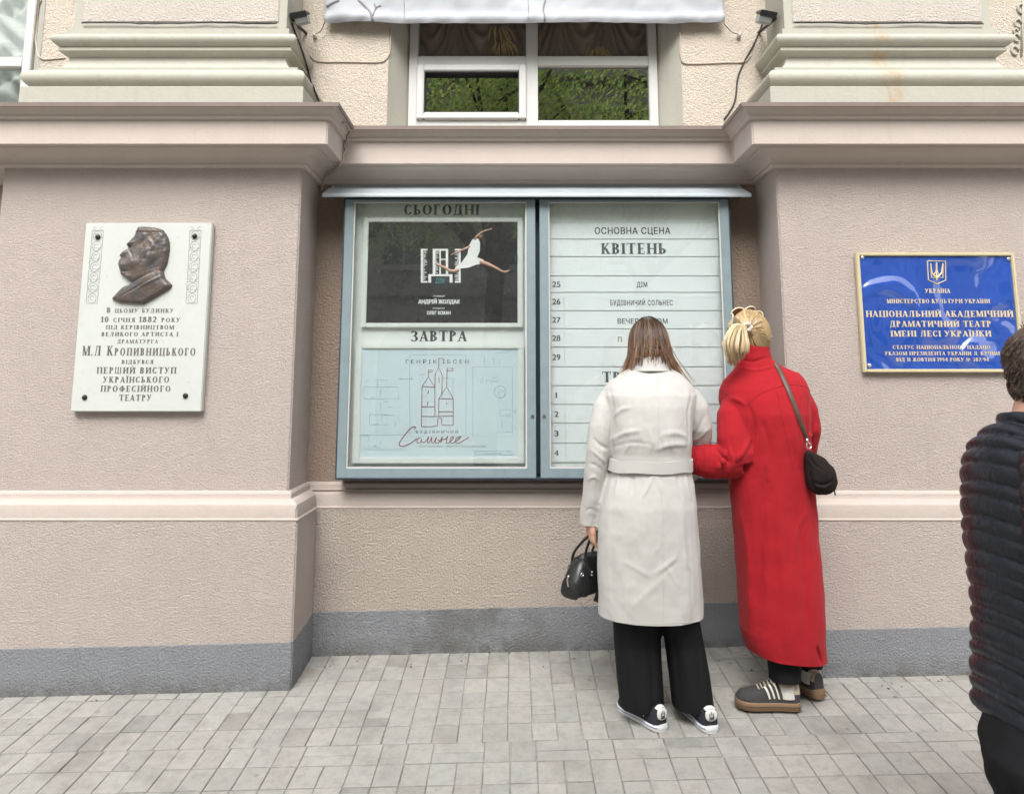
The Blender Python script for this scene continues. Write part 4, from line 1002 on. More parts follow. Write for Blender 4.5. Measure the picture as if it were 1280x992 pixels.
anchor(394, 46, 406, 28, 'white wall anchor with cord at the banner\'s left corner')
anchor(923, 46, 905, 30, 'white wall anchor with cord at the banner\'s right corner')
# carved relief and rusty downpipe stub at the right edge
b = MB(); 
for x, y, r in ((1268, 64, .02), (1270, 48, .018), (1272, 30, .02), (1276, 12, .022), (1269, 40, .012)):
    c = at(x, y, UY); b.tube([c + Vector((r * math.cos(t), -.006, r * 1.3 * math.sin(t))) for t in [i * .5236 for i in range(11)]], .007, 6)
b.tube([at(1277, 70, UY - .006), at(1279, 0, UY - .006)], .006, 6); b.obj('carved_relief', m_cream, bld, sharp=180)
# ================================================================ across the street (seen in the panes)
m_bark = simple('grey bark', (.07, .058, .045), .9, var=.2, vscale=12, bs=.6, bscale=30, bdist=.02)
def leaf_mat():
    m, N, L, b = newmat('spring leaves'); a = N.new('ShaderNodeAttribute'); a.attribute_name = 'Col'
    L.new(a.outputs['Color'], b.inputs['Base Color']); setin(b, Roughness=.55)
    tl = N.new('ShaderNodeBsdfTranslucent'); L.new(a.outputs['Color'], tl.inputs[0]); mx = N.new('ShaderNodeMixShader'); mx.inputs[0].default_value = .65
    L.new(b.outputs[0], mx.inputs[1]); L.new(tl.outputs[0], mx.inputs[2]); L.new(mx.outputs[0], N['Material Output'].inputs[0]); return m
m_leaf = leaf_mat()
def street_tree(x, y, seed, label):
    rr = random.Random(seed); base = Vector((x, y, -.4)); root = empty('street_tree', base, label, 'tree', 'trees across the pavement mirrored in the panes')
    t = MB(); fork = base + Vector((rr.uniform(-.2, .2), rr.uniform(-.2, .2), 3.9)); t.tube(crs([base, base + Vector((.05, 0, 1.5)), fork], 5), [.2 - .006 * i for i in range(11)], 10)
    tips = []
    for k in range(13):
        a = k * 2.4 + rr.random(); r = rr.uniform(.6, 2.9); e = fork + Vector((r * math.cos(a), r * math.sin(a) * .8, rr.uniform(.8, 4.6))); mid = (fork + e) / 2 + Vector((0, 0, rr.uniform(.1, .6)))
        P = crs([fork - Vector((0, 0, .3)), mid, e], 5); t.tube(P, [.10 - .008 * i for i in range(len(P))], 7)
        for _ in range(3):
            s = P[rr.randrange(4, len(P))]; q = s + Vector((rr.uniform(-1, 1), rr.uniform(-1, 1), rr.uniform(-.3, .9))); t.tube([s, (s + q) / 2 + Vector((0, 0, .1)), q], [.035, .025, .01], 5); tips.append(q)
        tips.append(e); tips.append(mid)
    t.obj('trunk', m_bark, root, sharp=180)
    c = MB()
    for p in tips:
        for _ in range(330):
            d = Vector((rr.gauss(0, 1), rr.gauss(0, 1), rr.gauss(0, .8))); q = p + d * .55
            s = rr.uniform(.028, .058); n = Vector((rr.uniform(-1, 1), rr.uniform(-1, 1), rr.uniform(-.2, 1))).normalized(); u = n.orthogonal().normalized(); v = n.cross(u)
            k = rr.uniform(.6, 1.35); col = (.30 * k * rr.uniform(.8, 1.25), .39 * k, .12 * k)
            c.add([q - u * s, q + v * s * .5, q + u * s, q - v * s * .5], [(0, 1, 2, 3)], col)
    c.obj('crown', m_leaf, root, fix=False)
street_tree(-3.2, -9.2, 4, 'leafy street tree mirrored in the left half of the window glass')
street_tree(2.4, -9.8, 9, 'leafy street tree mirrored in the right half of the window glass')
street_tree(-.5, -8.4, 15, 'leafy street tree mirrored across the middle of the window glass')
op = empty('street_house', (0, -22, -.4), 'dim stone house across the street mirrored in the showcase glass', 'house')
m_stone = plaster('grey stone front', (.36, .35, .335), 10, .3, .02); m_hglass = simple('dark house glass', (.03, .035, .04), .08)
b = MB(); b.box(-24, 24, -24, -22, -.5, 13.3); b.obj('wall', m_stone, op)
b = MB()
for z, o, h in ((4.4, .35, .3), (8.8, .3, .3), (12.8, .6, .5)): b = MB(); b.box(-24.2, 24.2, -22 + .001, -22 + o, z, z + h); b.obj('string_course', m_stone, op, bevel=.05)
for k in range(11):
    x = -20 + k * 4
    for z in (5.6, 9.3):
        b = MB(); b.box(x - .75, x + .75, -22 + .02, -21.97, z, z + 2.3); w = b.obj('window', m_hglass, op)
        b = MB()
        for q in ((x - .95, x - .75, z - .1, z + 2.5), (x + .75, x + .95, z - .1, z + 2.5), (x - .95, x + .95, z + 2.3, z + 2.6), (x - .95, x + .95, z - .25, z - .05), (x - .03, x + .03, z, z + 2.3)): b.box(q[0], q[1], -21.99, -21.8, q[2], q[3])
        b.obj('frame', m_stone, w)
    b = MB(); b.prism([(x - .9, -.4)] + [(x + .9 * math.cos(t), 2.4 + .9 * math.sin(t)) for t in [math.pi - i * math.pi / 12 for i in range(13)]] + [(x + .9, -.4)], -21.98, -21.95); b.obj('arch_opening', m_hglass, op)
# ================================================================ people
def skin_mat(name, col):
    m, N, L, b = newmat(name); n = tex(N, L, pos(N, L), 60, 4)
    L.new(mixc(N, L, n, (col[0] * .86, col[1] * .8, col[2] * .78), (col[0] * 1.1, col[1] * 1.1, col[2] * 1.1)), b.inputs['Base Color'])
    setin(b, Roughness=.5, Subsurface_Weight=.12); b.inputs['Subsurface Radius'].default_value = (.01, .004, .002); return m
def cloth(name, col, sheen=.3, rough=.85, weave=900, bs=.25, var=.05, nap=0):
    m, N, L, b = newmat(name); v = pos(N, L, obj=True)
    c = mixc(N, L, tex(N, L, v, 7, 4, .6), tuple(x * (1 - var) for x in col), tuple(x * (1 + var) for x in col))
    f = tex(N, L, v, weave, 2, .6)
    c = mixc(N, L, maprange(N, L, f, .35, .65, .0, .28), c, tuple(x * .72 for x in col))
    L.new(c, b.inputs['Base Color']); setin(b, Roughness=rough, Specular_IOR_Level=.2, Sheen_Weight=sheen, Sheen_Roughness=.5)
    h = math2(N, L, 'ADD', f, math2(N, L, 'MULTIPLY', tex(N, L, v, 35, 3, .6), 1.5)); bump(N, L, b, h, bs, .0012); return m
m_skin = skin_mat('light skin', (.56, .33, .24))
def frame(f, u=(0, 0, 1)):
    f = Vector(f).normalized(); u = Vector(u); u = (u - f * u.dot(f)).normalized(); return f, u, f.cross(u)
def add_hand(b, W, d, n, th, curl=1.0, s=1.0):
    """palm, four jointed fingers and a thumb; d along the hand, n out of the palm, th towards the thumb"""
    d = Vector(d).normalized(); n = Vector(n); n = (n - d * n.dot(d)).normalized(); a = Vector(th); a = (a - d * a.dot(d) - n * a.dot(n)).normalized()
    for o in (-.028, -.01, .01, .028): b.tube([W - d * .01 + a * o * .6, W + d * .045 * s + a * o, W + d * .088 * s + a * o], [.013, .0155, .0125], 10, flat=1)
    K = W + d * .086 * s
    for o, L, c in ((.030, .068, .9), (.010, .078, 1), (-.011, .072, 1.04), (-.030, .056, 1.1)):
        P = [K + a * o - d * .015, K + a * o]; ang = 0
        for fr, da in ((.44, 38), (.31, 72), (.25, 55)):
            ang += R(da) * curl * c; P.append(P[-1] + (d * math.cos(ang) + n * math.sin(ang)) * L * fr * s)
        b.tube(P, [.0105, .0105, .0095, .0085, .0066], 8)
    T0 = W + d * .02 + a * .026; T = [T0, T0 + (d * .6 + a * .7 + n * .35).normalized() * .038, T0 + (d * .6 + a * .7 + n * .35).normalized() * .038 + (d * .8 + n * .6 * max(.3, curl) + a * .1).normalized() * .03]
    T.append(T[-1] + (d * .7 + n * .8 * max(.2, curl) - a * .15).normalized() * .022); b.tube(T, [.014, .012, .010, .0075], 8)
def body(J, name, parent, mat):
    b = MB(); f, u, r = frame(J['face'], J.get('hup', (0, 0, 1))); C = J['head']; M = Matrix((r, f, u)).transposed()
    b.ball(C + u * .015, (.073, .092, .100), M, 18, 14); b.ball(C - u * .05 + f * .03, (.055, .062, .058), M, 16, 12); b.ball(C - u * .088 + f * .062, (.024, .022, .02), M)
    b.tube([C + f * .088 + u * .012, C + f * .108 - u * .028], [.008, .015], 8); b.ball(C + f * .088 - u * .062, (.024, .010, .009), M)
    for s in (-1, 1):
        b.ball(C + r * s * .075 - u * .005 - f * .005, (.010, .020, .031), M); b.ball(C + f * .075 + r * s * .032 + u * .028, (.02, .014, .008), M)
    nb = J['neck']; b.tube([C - u * .03 - f * .015, nb, nb - Vector((0, 0, .05))], [.052, .054, .07], 14)
    ch = J['chest']; pe = J['pelvis']; tw = J.get('turn', 0); b.rings([ring(c, p, q, rot=tw) for c, p, q in ((pe - Vector((0, 0, .06)), .12, .085), (pe, .14, .09), (pe * .6 + ch * .4, .115, .08), (ch, .125, .085), (ch * .55 + nb * .45, .105, .07), (nb, .055, .05))])
    for s in 'LR':
        sh, el, wr, hp, kn, an = (J[k + s] for k in ('sh', 'el', 'wr', 'hip', 'kn', 'an'))
        sh = sh * .8 + ch * .2; b.tube([ch * .6 + nb * .4, sh, sh * .5 + el * .5, el, el * .6 + wr * .4, wr], [.045, .042, .037, .032, .033, .025], 12)
        b.tube([pe * .5 + hp * .5, hp, hp * .5 + kn * .5, kn, kn * .65 + an * .35, an + Vector((0, 0, .04)), an], [.085, .085, .07, .05, .053, .035, .034], 14)
        t = J['toe' + s]; b.tube([an - t * .02 - Vector((0, 0, .03)), an + t * .06 - Vector((0, 0, .035)), an + t * .14 - Vector((0, 0, .045))], [.03, .032, .022], 10)
        if 'hand' + s in J: add_hand(b, wr, *J['hand' + s])
    me = fuse(b, .0058, 3); me.shade_smooth(); o = link(name, me, mat, parent)
    e = MB()
    for s in (-1, 1): e.ball(C + f * .083 + r * s * .032 + u * .014, .0115)
    e.obj('eyes', simple('eye', (.3, .28, .26), .15), o, sharp=180)
    return o
def strands(b, paths, r0, r1, n=4):
    for P, cs in paths:
        m = len(P); b.tube(P, [(r0 + (r1 - r0) * (i / (m - 1)) ** 1.4) for i in range(m)], n, col=cs, caps=True)
def lerp3(a, b, t): return tuple(x + (y - x) * t for x, y in zip(a, b))
m_hair = attrmat('hair strands', .38, var=.12, vscale=300, Specular_IOR_Level=.45)

def sneaker(parent, heel, head, L=.26, sole=.028, sole_mat=None, up_mat=None, pitch=0, wid=1.0, name='shoe', extra=None, roll=0):
    """heel: back of the sole on the ground; head: where the toe points"""
    h = Vector((head[0], head[1], 0)).normalized(); M = Matrix.Translation(heel) @ Matrix(((h.x, -h.y, 0, 0), (h.y, h.x, 0, 0), (0, 0, 1, 0), (0, 0, 0, 1))) @ Matrix.Rotation(pitch, 4, 'Y')
    ws = [(0, .022), (.04, .031), (.15, .036), (.35, .034), (.55, .040), (.72, .046), (.86, .042), (.95, .030), (1, .012)]
    hs = [(0, .064), (.05, .070), (.16, .060), (.28, .056), (.38, .078), (.48, .070), (.62, .052), (.78, .040), (.9, .032), (1, .012)]
    def ip(T, t):
        for (a, x), (c, y) in zip(T, T[1:]):
            if t <= c: k = (t - a) / (c - a); k = k * k * (3 - 2 * k) * .5 + k * .5; return x + (y - x) * k
        return T[-1][1]
    S = MB(); rs = []; n = 26
    outl = [(ip(ws, t) * wid, t * L) for t in [i / n for i in range(n + 1)]]
    def loop(g, z, lift): return [M @ Vector((x + (0 if 0 < x < L else 0), s * (w + g), z + lift * max(0, (x / L - .75)) ** 2 * 2)) for s in (1,) for w, x in outl] + [M @ Vector((x, -(w + g), z + lift * max(0, (x / L - .75)) ** 2 * 2)) for w, x in outl[::-1]]
    S.rings([loop(-.004, 0, .06), loop(.003, .006, .05), loop(.005, sole * .5, .04), loop(.004, sole - .002, .03), loop(-.002, sole + .003, .03)])
    so = S.obj(name, up_mat, parent, sharp=60); so.data.materials.clear(); so.data.materials.append(up_mat)
    so.name = name
    def U(t, v, g=0):
        a = math.pi * (1 - v); w, hh = ip(ws, t) * wid + .001 + g, ip(hs, t) + g; ca, sa = math.cos(a), math.sin(a)
        return M @ Vector((t * L * .985 + .002 + (-g if t < .06 else 0), w * math.copysign(abs(ca) ** .75, ca), sole + .001 + hh * abs(sa) ** .75))
    Up = MB(); T = [0, .015, .04, .08, .13, .18, .24, .3, .36, .4, .45, .52, .6, .68, .76, .83, .89, .94, .98, 1]
    vs = [U(t, k / 18) for t in T for k in range(19)]
    Up.add(vs, [(i * 19 + k, i * 19 + k + 1, (i + 1) * 19 + k + 1, (i + 1) * 19 + k) for i in range(len(T) - 1) for k in range(18)] + [tuple(range(18, -1, -1))])
    # the upper is the shoe itself; sole, patch and laces are its parts
    me_s = so.data; so.data = Up.mesh('upper', 50); so.data.materials.append(up_mat)
    sl = link('sole', me_s, sole_mat, so)
    def patch(nm, t0, t1, v0, v1, mat, g=.0022, slant=0):
        P = MB(); a, c = 8, 8; vs = [U(t0 + (t1 - t0) * i / a + slant * j / c, v0 + (v1 - v0) * j / c, g) for i in range(a + 1) for j in range(c + 1)]
        P.add(vs, [(i * (c + 1) + j, i * (c + 1) + j + 1, (i + 1) * (c + 1) + j + 1, (i + 1) * (c + 1) + j) for i in range(a) for j in range(c)]); return P.obj(nm, mat, so, sharp=60)
    ln = MB()
    for i in range(5):
        t = .42 + i * .055; ln.tube([U(t, .34, .002), U(t + .012, .5, .004), U(t, .66, .002)], .0032, 6)
    return so, M, U, patch, ln

# ---------------------------------------------------------------- woman in the cream coat
m_cream_wool = cloth('cream wool', (.495, .483, .458), .05, .92, 700, .3)
m_black_cloth = cloth('black suiting', (.008, .008, .0095), .0, .8)
m_leather = simple('black leather', (.012, .012, .013), .36, bs=.15, bscale=220, bdist=.0015)
m_chrome = simple('nickel', (.7, .7, .68), .18, 1)
YOFF = -.10
w1 = empty('person', (.66, -.68, gz(.66, -.68)), 'woman in long cream belted coat and wide black trousers, reading the showcase', 'person')
def loft_px(rows, n=32, e=2.3):
    """rows: photo y, left x, right x, centre depth, half depth"""
    o = []
    for y, xl, xr, Y, ry, *t in rows:
        a, c = at(xl, y, Y), at(xr, y, Y); o.append(ring((a + c) / 2, (c.x - a.x) / 2, ry, n, e, tilt=t[0] if t else (0, 0)))
    return o
Yb = -.60
b = MB()
b.rings(loft_px([(800, 749, 878, Yb, .164), (781, 748.5, 877.5, Yb, .165), (760, 748, 877, Yb, .166), (740, 747.5, 876, Yb, .168), (700, 746, 873.5, Yb, .170), (660, 746.5, 871, Yb, .172), (630, 749.5, 869, Yb, .168), (605, 756, 865.5, Yb, .152), (590, 761.5, 862, Yb, .138),
      (578, 764, 861, Yb, .132), (566, 764, 862, Yb, .136), (552, 763, 863.5, Yb, .146), (530, 761, 865, -.59, .152), (508, 757, 868, -.58, .148), (494, 753, 870, -.575, .135), (484, 755, 867, -.565, .120), (476, 761, 861, -.56, .104), (468, 773, 851, -.555, .088), (462, 784, 841, -.55, .074), (455, 791, 834, -.545, .062)]))
slL = [at(767, 492, -.57), at(757, 510, -.58), at(751.5, 535, -.60), at(747.5, 562, -.605), at(744, 590, -.59), at(741, 620, -.57), at(738, 642, -.55), at(736.5, 665, -.535)]
b.tube(slL, [.050, .058, .056, .055, .053, .049, .046, .047], 18)
slR = [at(859, 492, -.57), at(869, 510, -.565), at(873, 532, -.55), at(874.5, 556, -.50), at(870, 578, -.40), at(862, 590, -.28)]
b.tube(slR, [.050, .058, .058, .055, .05, .045], 18)
coat = fuse(b, .0052, 5); cut(coat, at(813, 781.5, -.76), (0, 0, -1)); cut(coat, at(737, 655, -.56), at(736.5, 665, -.535) - at(738, 642, -.55), at(736.5, 662, -.54), .075); bv1 = BVHTree.FromPolygons([v.co.copy() for v in coat.vertices], [tuple(p.vertices) for p in coat.polygons])
D = lambda *p: drape(bv1, p, 0, 3, -.7)
folds(coat, [(D((762, 486), (767, 512), (765, 540), (762, 556)), -0.0051, 0.0084), (D((866, 490), (861, 515), (862, 540), (860, 556)), -0.0051, 0.0084),
    (D((767, 520), (777, 512), (788, 509)), 0.0051, 0.0094), (D((766, 549), (782, 541), (800, 538)), 0.0068, 0.0102), (D((766, 558), (790, 553), (815, 556)), -0.0043, 0.0075), (D((859, 546), (845, 541), (828, 543)), 0.0060, 0.0102), (D((860, 556), (838, 556), (820, 562)), 0.0051, 0.0084),
    (D((780, 566), (786, 556), (789, 540)), 0.0043, 0.0075), (D((812, 566), (815, 552), (812, 538)), 0.0043, 0.0075), (D((842, 566), (838, 552), (836, 540)), 0.0043, 0.0075), (D((797, 566), (800, 558), (801, 548)), -0.0034, 0.0056), (D((828, 566), (827, 556), (824, 548)), -0.0034, 0.0056),
    (D((775, 588), (771, 602), (768, 622)), 0.0051, 0.0084), (D((792, 591), (790, 604), (787, 618)), -0.0043, 0.0075), (D((817, 592), (811, 606), (803, 622)), 0.0051, 0.0075), (D((819, 592), (824, 604), (830, 618)), 0.0043, 0.0075), (D((845, 590), (848, 604), (853, 622)), -0.0043, 0.0075), (D((856, 590), (859, 604), (863, 624)), 0.0043, 0.0075),
    (D((818, 717), (832, 707), (847, 695)), 0.0034, 0.0084), (D((822, 722), (835, 712), (849, 702)), -0.0026, 0.0065), (D((829, 704), (838, 716), (847, 731)), 0.0030, 0.0075), (D((854, 694), (860, 706), (867, 718)), 0.0026, 0.0084), (D((780, 702), (798, 712), (816, 722)), 0.0026, 0.0102), (D((822, 728), (806, 744), (788, 763)), 0.0034, 0.0150),
    (D((770, 640), (766, 690), (764, 740)), -0.0051, 0.0206), (D((800, 630), (798, 680), (801, 740)), 0.0034, 0.0187), (D((850, 640), (856, 690), (860, 770)), 0.0043, 0.0187),
    (D((742, 548), (750, 556), (760, 561)), -0.0076, 0.0075), (D((740, 563), (750, 571), (757, 578)), 0.0060, 0.0075), (D((737, 580), (746, 582), (754, 590)), -0.0051, 0.0065), (D((734, 600), (742, 596), (750, 600)), 0.0043, 0.0075), (D((748, 520), (754, 545), (752, 590)), 0.0034, 0.0112), (D((731, 640), (738, 636), (746, 640)), -0.0034, 0.0065),
    (D((880, 520), (874, 535), (866, 545)), -0.0051, 0.0084), (D((884, 536), (876, 545), (866, 552)), 0.0051, 0.0075)])
rumple(coat, 6, .008, (1.1, 1.1, .45)); rumple(coat, 17, .0032, (1, 1, .7), 4); rumple(coat, 42, .0011, (1, 1, .8), 6); coat.shade_smooth()
cw = link('coat', coat, m_cream_wool, w1)
b = MB()                                        # hem and cuff folds, seams
bvc = hits([cw]); DS = lambda off, *p: drape(bvc, p, off, 5)
m_seam = cloth('cream wool seam', (.49, .475, .44), .2)
for L in ([(822, 470), (823, 520), (823, 562)], [(823, 592), (828, 640), (829, 700), (830, 778)], [(748.5, 775), (780, 777.5), (820, 778.5), (860, 777.5), (876.5, 775.5)], [(751, 540), (747, 580), (743, 620), (741, 648)]):
    p = DS(.0002, *L); b = MB()
    if len(p) > 2: b.tube(p, .0016, 5); b.obj('seam', m_seam, cw)
b = MB()
lo, hi = loft_px([(587.0, 761, 862.5, Yb, .141), (572.5, 763, 862.2, Yb, .140)], 48)
mid = Vector(((lo[0].x + lo[24].x) / 2, Yb, 0))
def grow(rg, g): c = sum(rg, Vector()) / len(rg); return [c + (p - c) * (1 + g / max(.05, ((p - c).length))) for p in rg]
wv = lambda rg, k: [p + Vector((0, 0, .004 * math.sin(i * .8 + k) * .6)) for i, p in enumerate(rg)]
b.rings([wv(grow(lo, -.004), 0), wv(grow(lo, .006), 0), wv(grow(lo, .008), .3), wv(grow(hi, .008), .5), wv(grow(hi, .006), .6), wv(grow(hi, -.004), .6)], caps=False); b.obj('belt', m_cream_wool, cw, sharp=50)
b = MB(); nc = (at(791, 456, -.545) + at(834, 456, -.545)) / 2 + Vector((0, -.012, .006))
rg = lambda dz, rx, ry, dy=0: [p + Vector((0, dy, -.012 * (1 if p.y < nc.y else 0) * (rx > .08))) for p in ring(nc + Vector((0, 0, dz)), rx, ry, 36, 2.1)]
b.rings([rg(-.03, .058, .052), rg(.0, .060, .052), rg(.024, .060, .050), rg(.029, .065, .056), rg(.022, .073, .064), rg(.004, .081, .074), rg(-.022, .093, .090), rg(-.026, .090, .086), rg(-.014, .076, .07)], caps=False)
b.obj('collar', m_cream_wool, cw, sharp=60)
# trousers
b = MB()
tl = lambda rows: b.rings(loft_px(rows, 26, 2.2))
tl([(905, 777, 830.5, -.595, .095), (890, 776, 830, -.595, .095), (870, 773.5, 829, -.595, .094), (840, 770.5, 827.5, -.59, .092), (800, 767.5, 825.5, -.58, .095), (770, 766, 824, -.59, .105), (700, 762, 832, -.6, .11), (660, 765, 830, -.6, .10)])
tl([(901, 842, 893.5, -.605, .095), (886, 841.5, 892.5, -.605, .095), (866, 839.5, 890, -.602, .094), (840, 836.5, 886.5, -.595, .092), (800, 831, 879, -.58, .095), (770, 824, 873, -.59, .105), (700, 815, 865, -.6, .11), (660, 815, 862, -.6, .10)])
tr = fuse(b, .0075, 3); cut(tr, at(832, 892.5, -.69), (.02, 0, -1)); bvt = BVHTree.FromPolygons([v.co.copy() for v in tr.vertices], [tuple(p.vertices) for p in tr.polygons]); DT = lambda *p: drape(bvt, p, 0, 3, -.65)
folds(tr, [(DT((790, 790), (792, 840), (797, 888)), .010, .014), (DT((812, 790), (816, 840), (818, 888)), -.008, .014), (DT((853, 790), (860, 840), (864, 884)), .010, .014), (DT((872, 800), (876, 850), (880, 884)), -.008, .014), (DT((842, 792), (846, 830), (850, 880)), -.007, .012), (DT((778, 800), (782, 850), (785, 885)), -.006, .012)])
rumple(tr, 8, .004, (1, 1, .5), 3); tr.shade_smooth(); link('trousers', tr, m_black_cloth, w1)
m_whiterub = simple('white rubber', (.66, .67, .68), .5, var=.04); m_suede = simple('black suede', (.016, .017, .024), .85); m_whitelea = simple('white leather', (.66, .65, .62), .45)
m_blueline = simple('blue foxing line', (.06, .10, .26), .5)
def w1_shoe(heel, head):
    so, M, U, patch, ln = sneaker(w1, heel, head, .265, .026, m_whiterub, m_suede, wid=1.02)
    q = MB(); q.rings([[M @ Vector((-.0005 - dx, w * math.cos(t) * .024, .026 + .042 + .022 * math.copysign(abs(math.sin(t)) ** .7, math.sin(t)) * w)) for t in [i * .2618 for i in range(24)]] for dx, w in ((-.004, 1), (.0015, 1), (.0035, .9))]); q.obj('heel_patch', m_whitelea, so, sharp=50); patch('heel_collar', .0, .06, .3, .7, m_whitelea, .0015)
    e = MB()
    for k, (du, dz) in enumerate(((-.010, .004), (0, .010), (.010, .004))): e.ball(M @ Vector((-.0042, du * .75, .026 + .040 + dz)), (.0016, .0045, .008))
    for k in range(3): e.obox(M @ Matrix.Translation((-.0044, 0, .026 + .035 - k * .004)), .001, .010, .001)
    e.obj('trefoil_mark', m_suede, so)
    for s in (.12, .80):
        for k in range(3): patch('stripe', .30 + k * .07, .325 + k * .07, s - .02, s + .15, m_whitelea, .0018, .05 if s < .5 else -.05)
    q = MB(); n = 26
    q.tube([U(t, 0, .0048) + Vector((0, 0, -.007)) for t in [i / 20 for i in range(21)]], .0013, 5); q.tube([U(t, 1, .0048) + Vector((0, 0, -.007)) for t in [i / 20 for i in range(21)]], .0013, 5); q.obj('foxing_line', m_blueline, so)
    ln.obj('laces', m_whitelea, so, sharp=180)
def onground(px, py):
    Y = -.62
    for _ in range(30):
        p = at(px, py, Y); e = p.z - gz(p.x, Y)
        Y -= e * 1.6 if abs(e) > 1e-4 else 0
        Y = max(-1.6, min(-.1, Y))
    return Vector((p.x, Y, gz(p.x, Y) + .001))
hL, hR = Vector((.590, -.800, 0)), Vector((.782, -.818, 0))
for h in (hL, hR): h.z = gz(h.x, h.y) + .001
w1_shoe(hL, (-.50, .87)); w1_shoe(hR, (-.20, .98))
Hd = at(811, 429, -.49)
wrL = at(738, 650, -.545)
jw1 = dict(face=(0, 1, -.28), head=Hd, neck=at(812, 460, -.545), chest=at(813, 515, -.575), pelvis=at(808, 640, -.60), shL=at(772, 492, -.57), shR=at(855, 492, -.57), elL=at(748, 562, -.605), elR=at(874, 556, -.505), wrL=wrL, wrR=at(862, 590, -.30),
     hipL=at(788, 650, -.6), hipR=at(838, 650, -.6), knL=at(800, 770, -.585), knR=at(850, 770, -.585), anL=at(803, 872, -.60), anR=at(867, 872, -.61), toeL=Vector((-.1, .99, 0)).normalized(), toeR=Vector((-.2, .98, 0)).normalized(),
     handL=(Vector((.06, .04, -1)), Vector((1, .25, 0)), Vector((-.2, 1, 0)), 1.0), handR=(Vector((-.4, .9, -.1)), Vector((-.5, 0, -.8)), Vector((-.7, -.2, .5)), .7))
body(jw1, 'body', w1, m_skin)
def long_hair(C, face, parent, root, tip, hi, n=1300, seed=2):
    rr = random.Random(seed); f, u, r = frame(face); cap = MB(); b = MB()
    def pt(phi, th, g=0):
        a = .088 + g; bk = .108 + g; k = math.sqrt((a * math.sin(phi)) ** 2 + (bk * math.cos(phi)) ** 2)
        hd = (-f * math.cos(phi) * (bk if abs(phi) < math.pi / 2 else .1 + g) + r * math.sin(phi) * a)
        return C + u * (.118 + g) * math.cos(th) + hd * math.sin(th)
    def zend(phi): s = abs(phi) / R(120); return at(811, 443 + 35 * min(1, (s * 1.9) ** 1.8), -.6).z
    def path(phi0, g, ze, flare, wob, m=16, th0=.05, dphi=0):
        P = []
        for i in range(m):
            t = i / (m - 1); phi = phi0 + dphi * (1 - .7 * t)
            if t < .5: P.append(pt(phi, th0 + t * 2 * R(98), g))
            else:
                q = pt(phi, R(98), g); s = (t - .5) * 2; ze_ = min(ze, q.z - .035); out = (q - C); out.z = 0; out = out.normalized()
                p = Vector((q.x, q.y, q.z + (ze_ - q.z) * s)) + out * flare * s ** 1.3; P.append(p)
            w = noise.noise(Vector((phi * 3 + wob, t * 2.6, wob))) * .022 * t; P[-1] += r * w * math.cos(phi) + f * w * math.sin(phi) * .5
        for _ in range(4): P = [P[0]] + [(P[i - 1] + P[i] * 2 + P[i + 1]) / 4 for i in range(1, m - 1)] + [P[-1]]
        return P
    N = 40; cols = [path(-R(128) + R(256) * i / N, -.006, zend(-R(128) + R(256) * i / N) + .04, .026, 0, 16) for i in range(N + 1)]
    vs = [p for c in cols for p in c]; cap.add(vs, [(i * 16 + j, (i + 1) * 16 + j, (i + 1) * 16 + j + 1, i * 16 + j + 1) for i in range(N) for j in range(15)], lerp3(root, tip, .15))
    h = cap.obj('hair', m_hair, parent, sharp=180)
    ps = []; locks = []
    for k in range(95):
        phi = -R(130) + R(260) * (k + rr.random()) / 95; locks.append((phi, rr.uniform(0, 9), rr.uniform(-.04, .022), rr.uniform(.016, .026 + .05 * abs(math.sin(phi))), rr.random() < .38, rr.uniform(.5, 1), rr.uniform(.7, 1.2)))
    for k in range(n):
        phi, wob, dz_, fl_, light, mixk, kb = locks[rr.randrange(len(locks))]; stray = rr.random() < .09; c0 = lerp3(root, hi, .10 if light else 0); c1 = lerp3(tip, hi, mixk if light else mixk * .25); kk = kb * rr.uniform(.85, 1.15)
        P = path(phi, rr.uniform(-.004, .006) + (.004 if stray else 0), zend(phi) + dz_ + rr.uniform(-.012, .012) - (.05 if abs(phi) > R(75) else 0), fl_ + rr.uniform(-.006, .006) + (rr.uniform(.0, .045) if stray else 0), wob + rr.uniform(-.08, .08) + (rr.uniform(-3, 3) if stray else 0), th0=rr.uniform(.03, .25), dphi=rr.gauss(0, .06))
        ps.append((P, [lerp3(c0, c1, min(1, (i / 15) ** 1.3 * 1.15)) if True else c0 for i in range(16)]))
        ps[-1] = (P, [tuple(x * kk for x in c) for c in ps[-1][1]])
    strands(b, ps, .0023, .0007, 3); b.obj('strands', m_hair, h, sharp=180); return h
long_hair(Hd, (0, 1, -.28), w1, (.024, .012, .008), (.15, .066, .032), (.46, .28, .16))

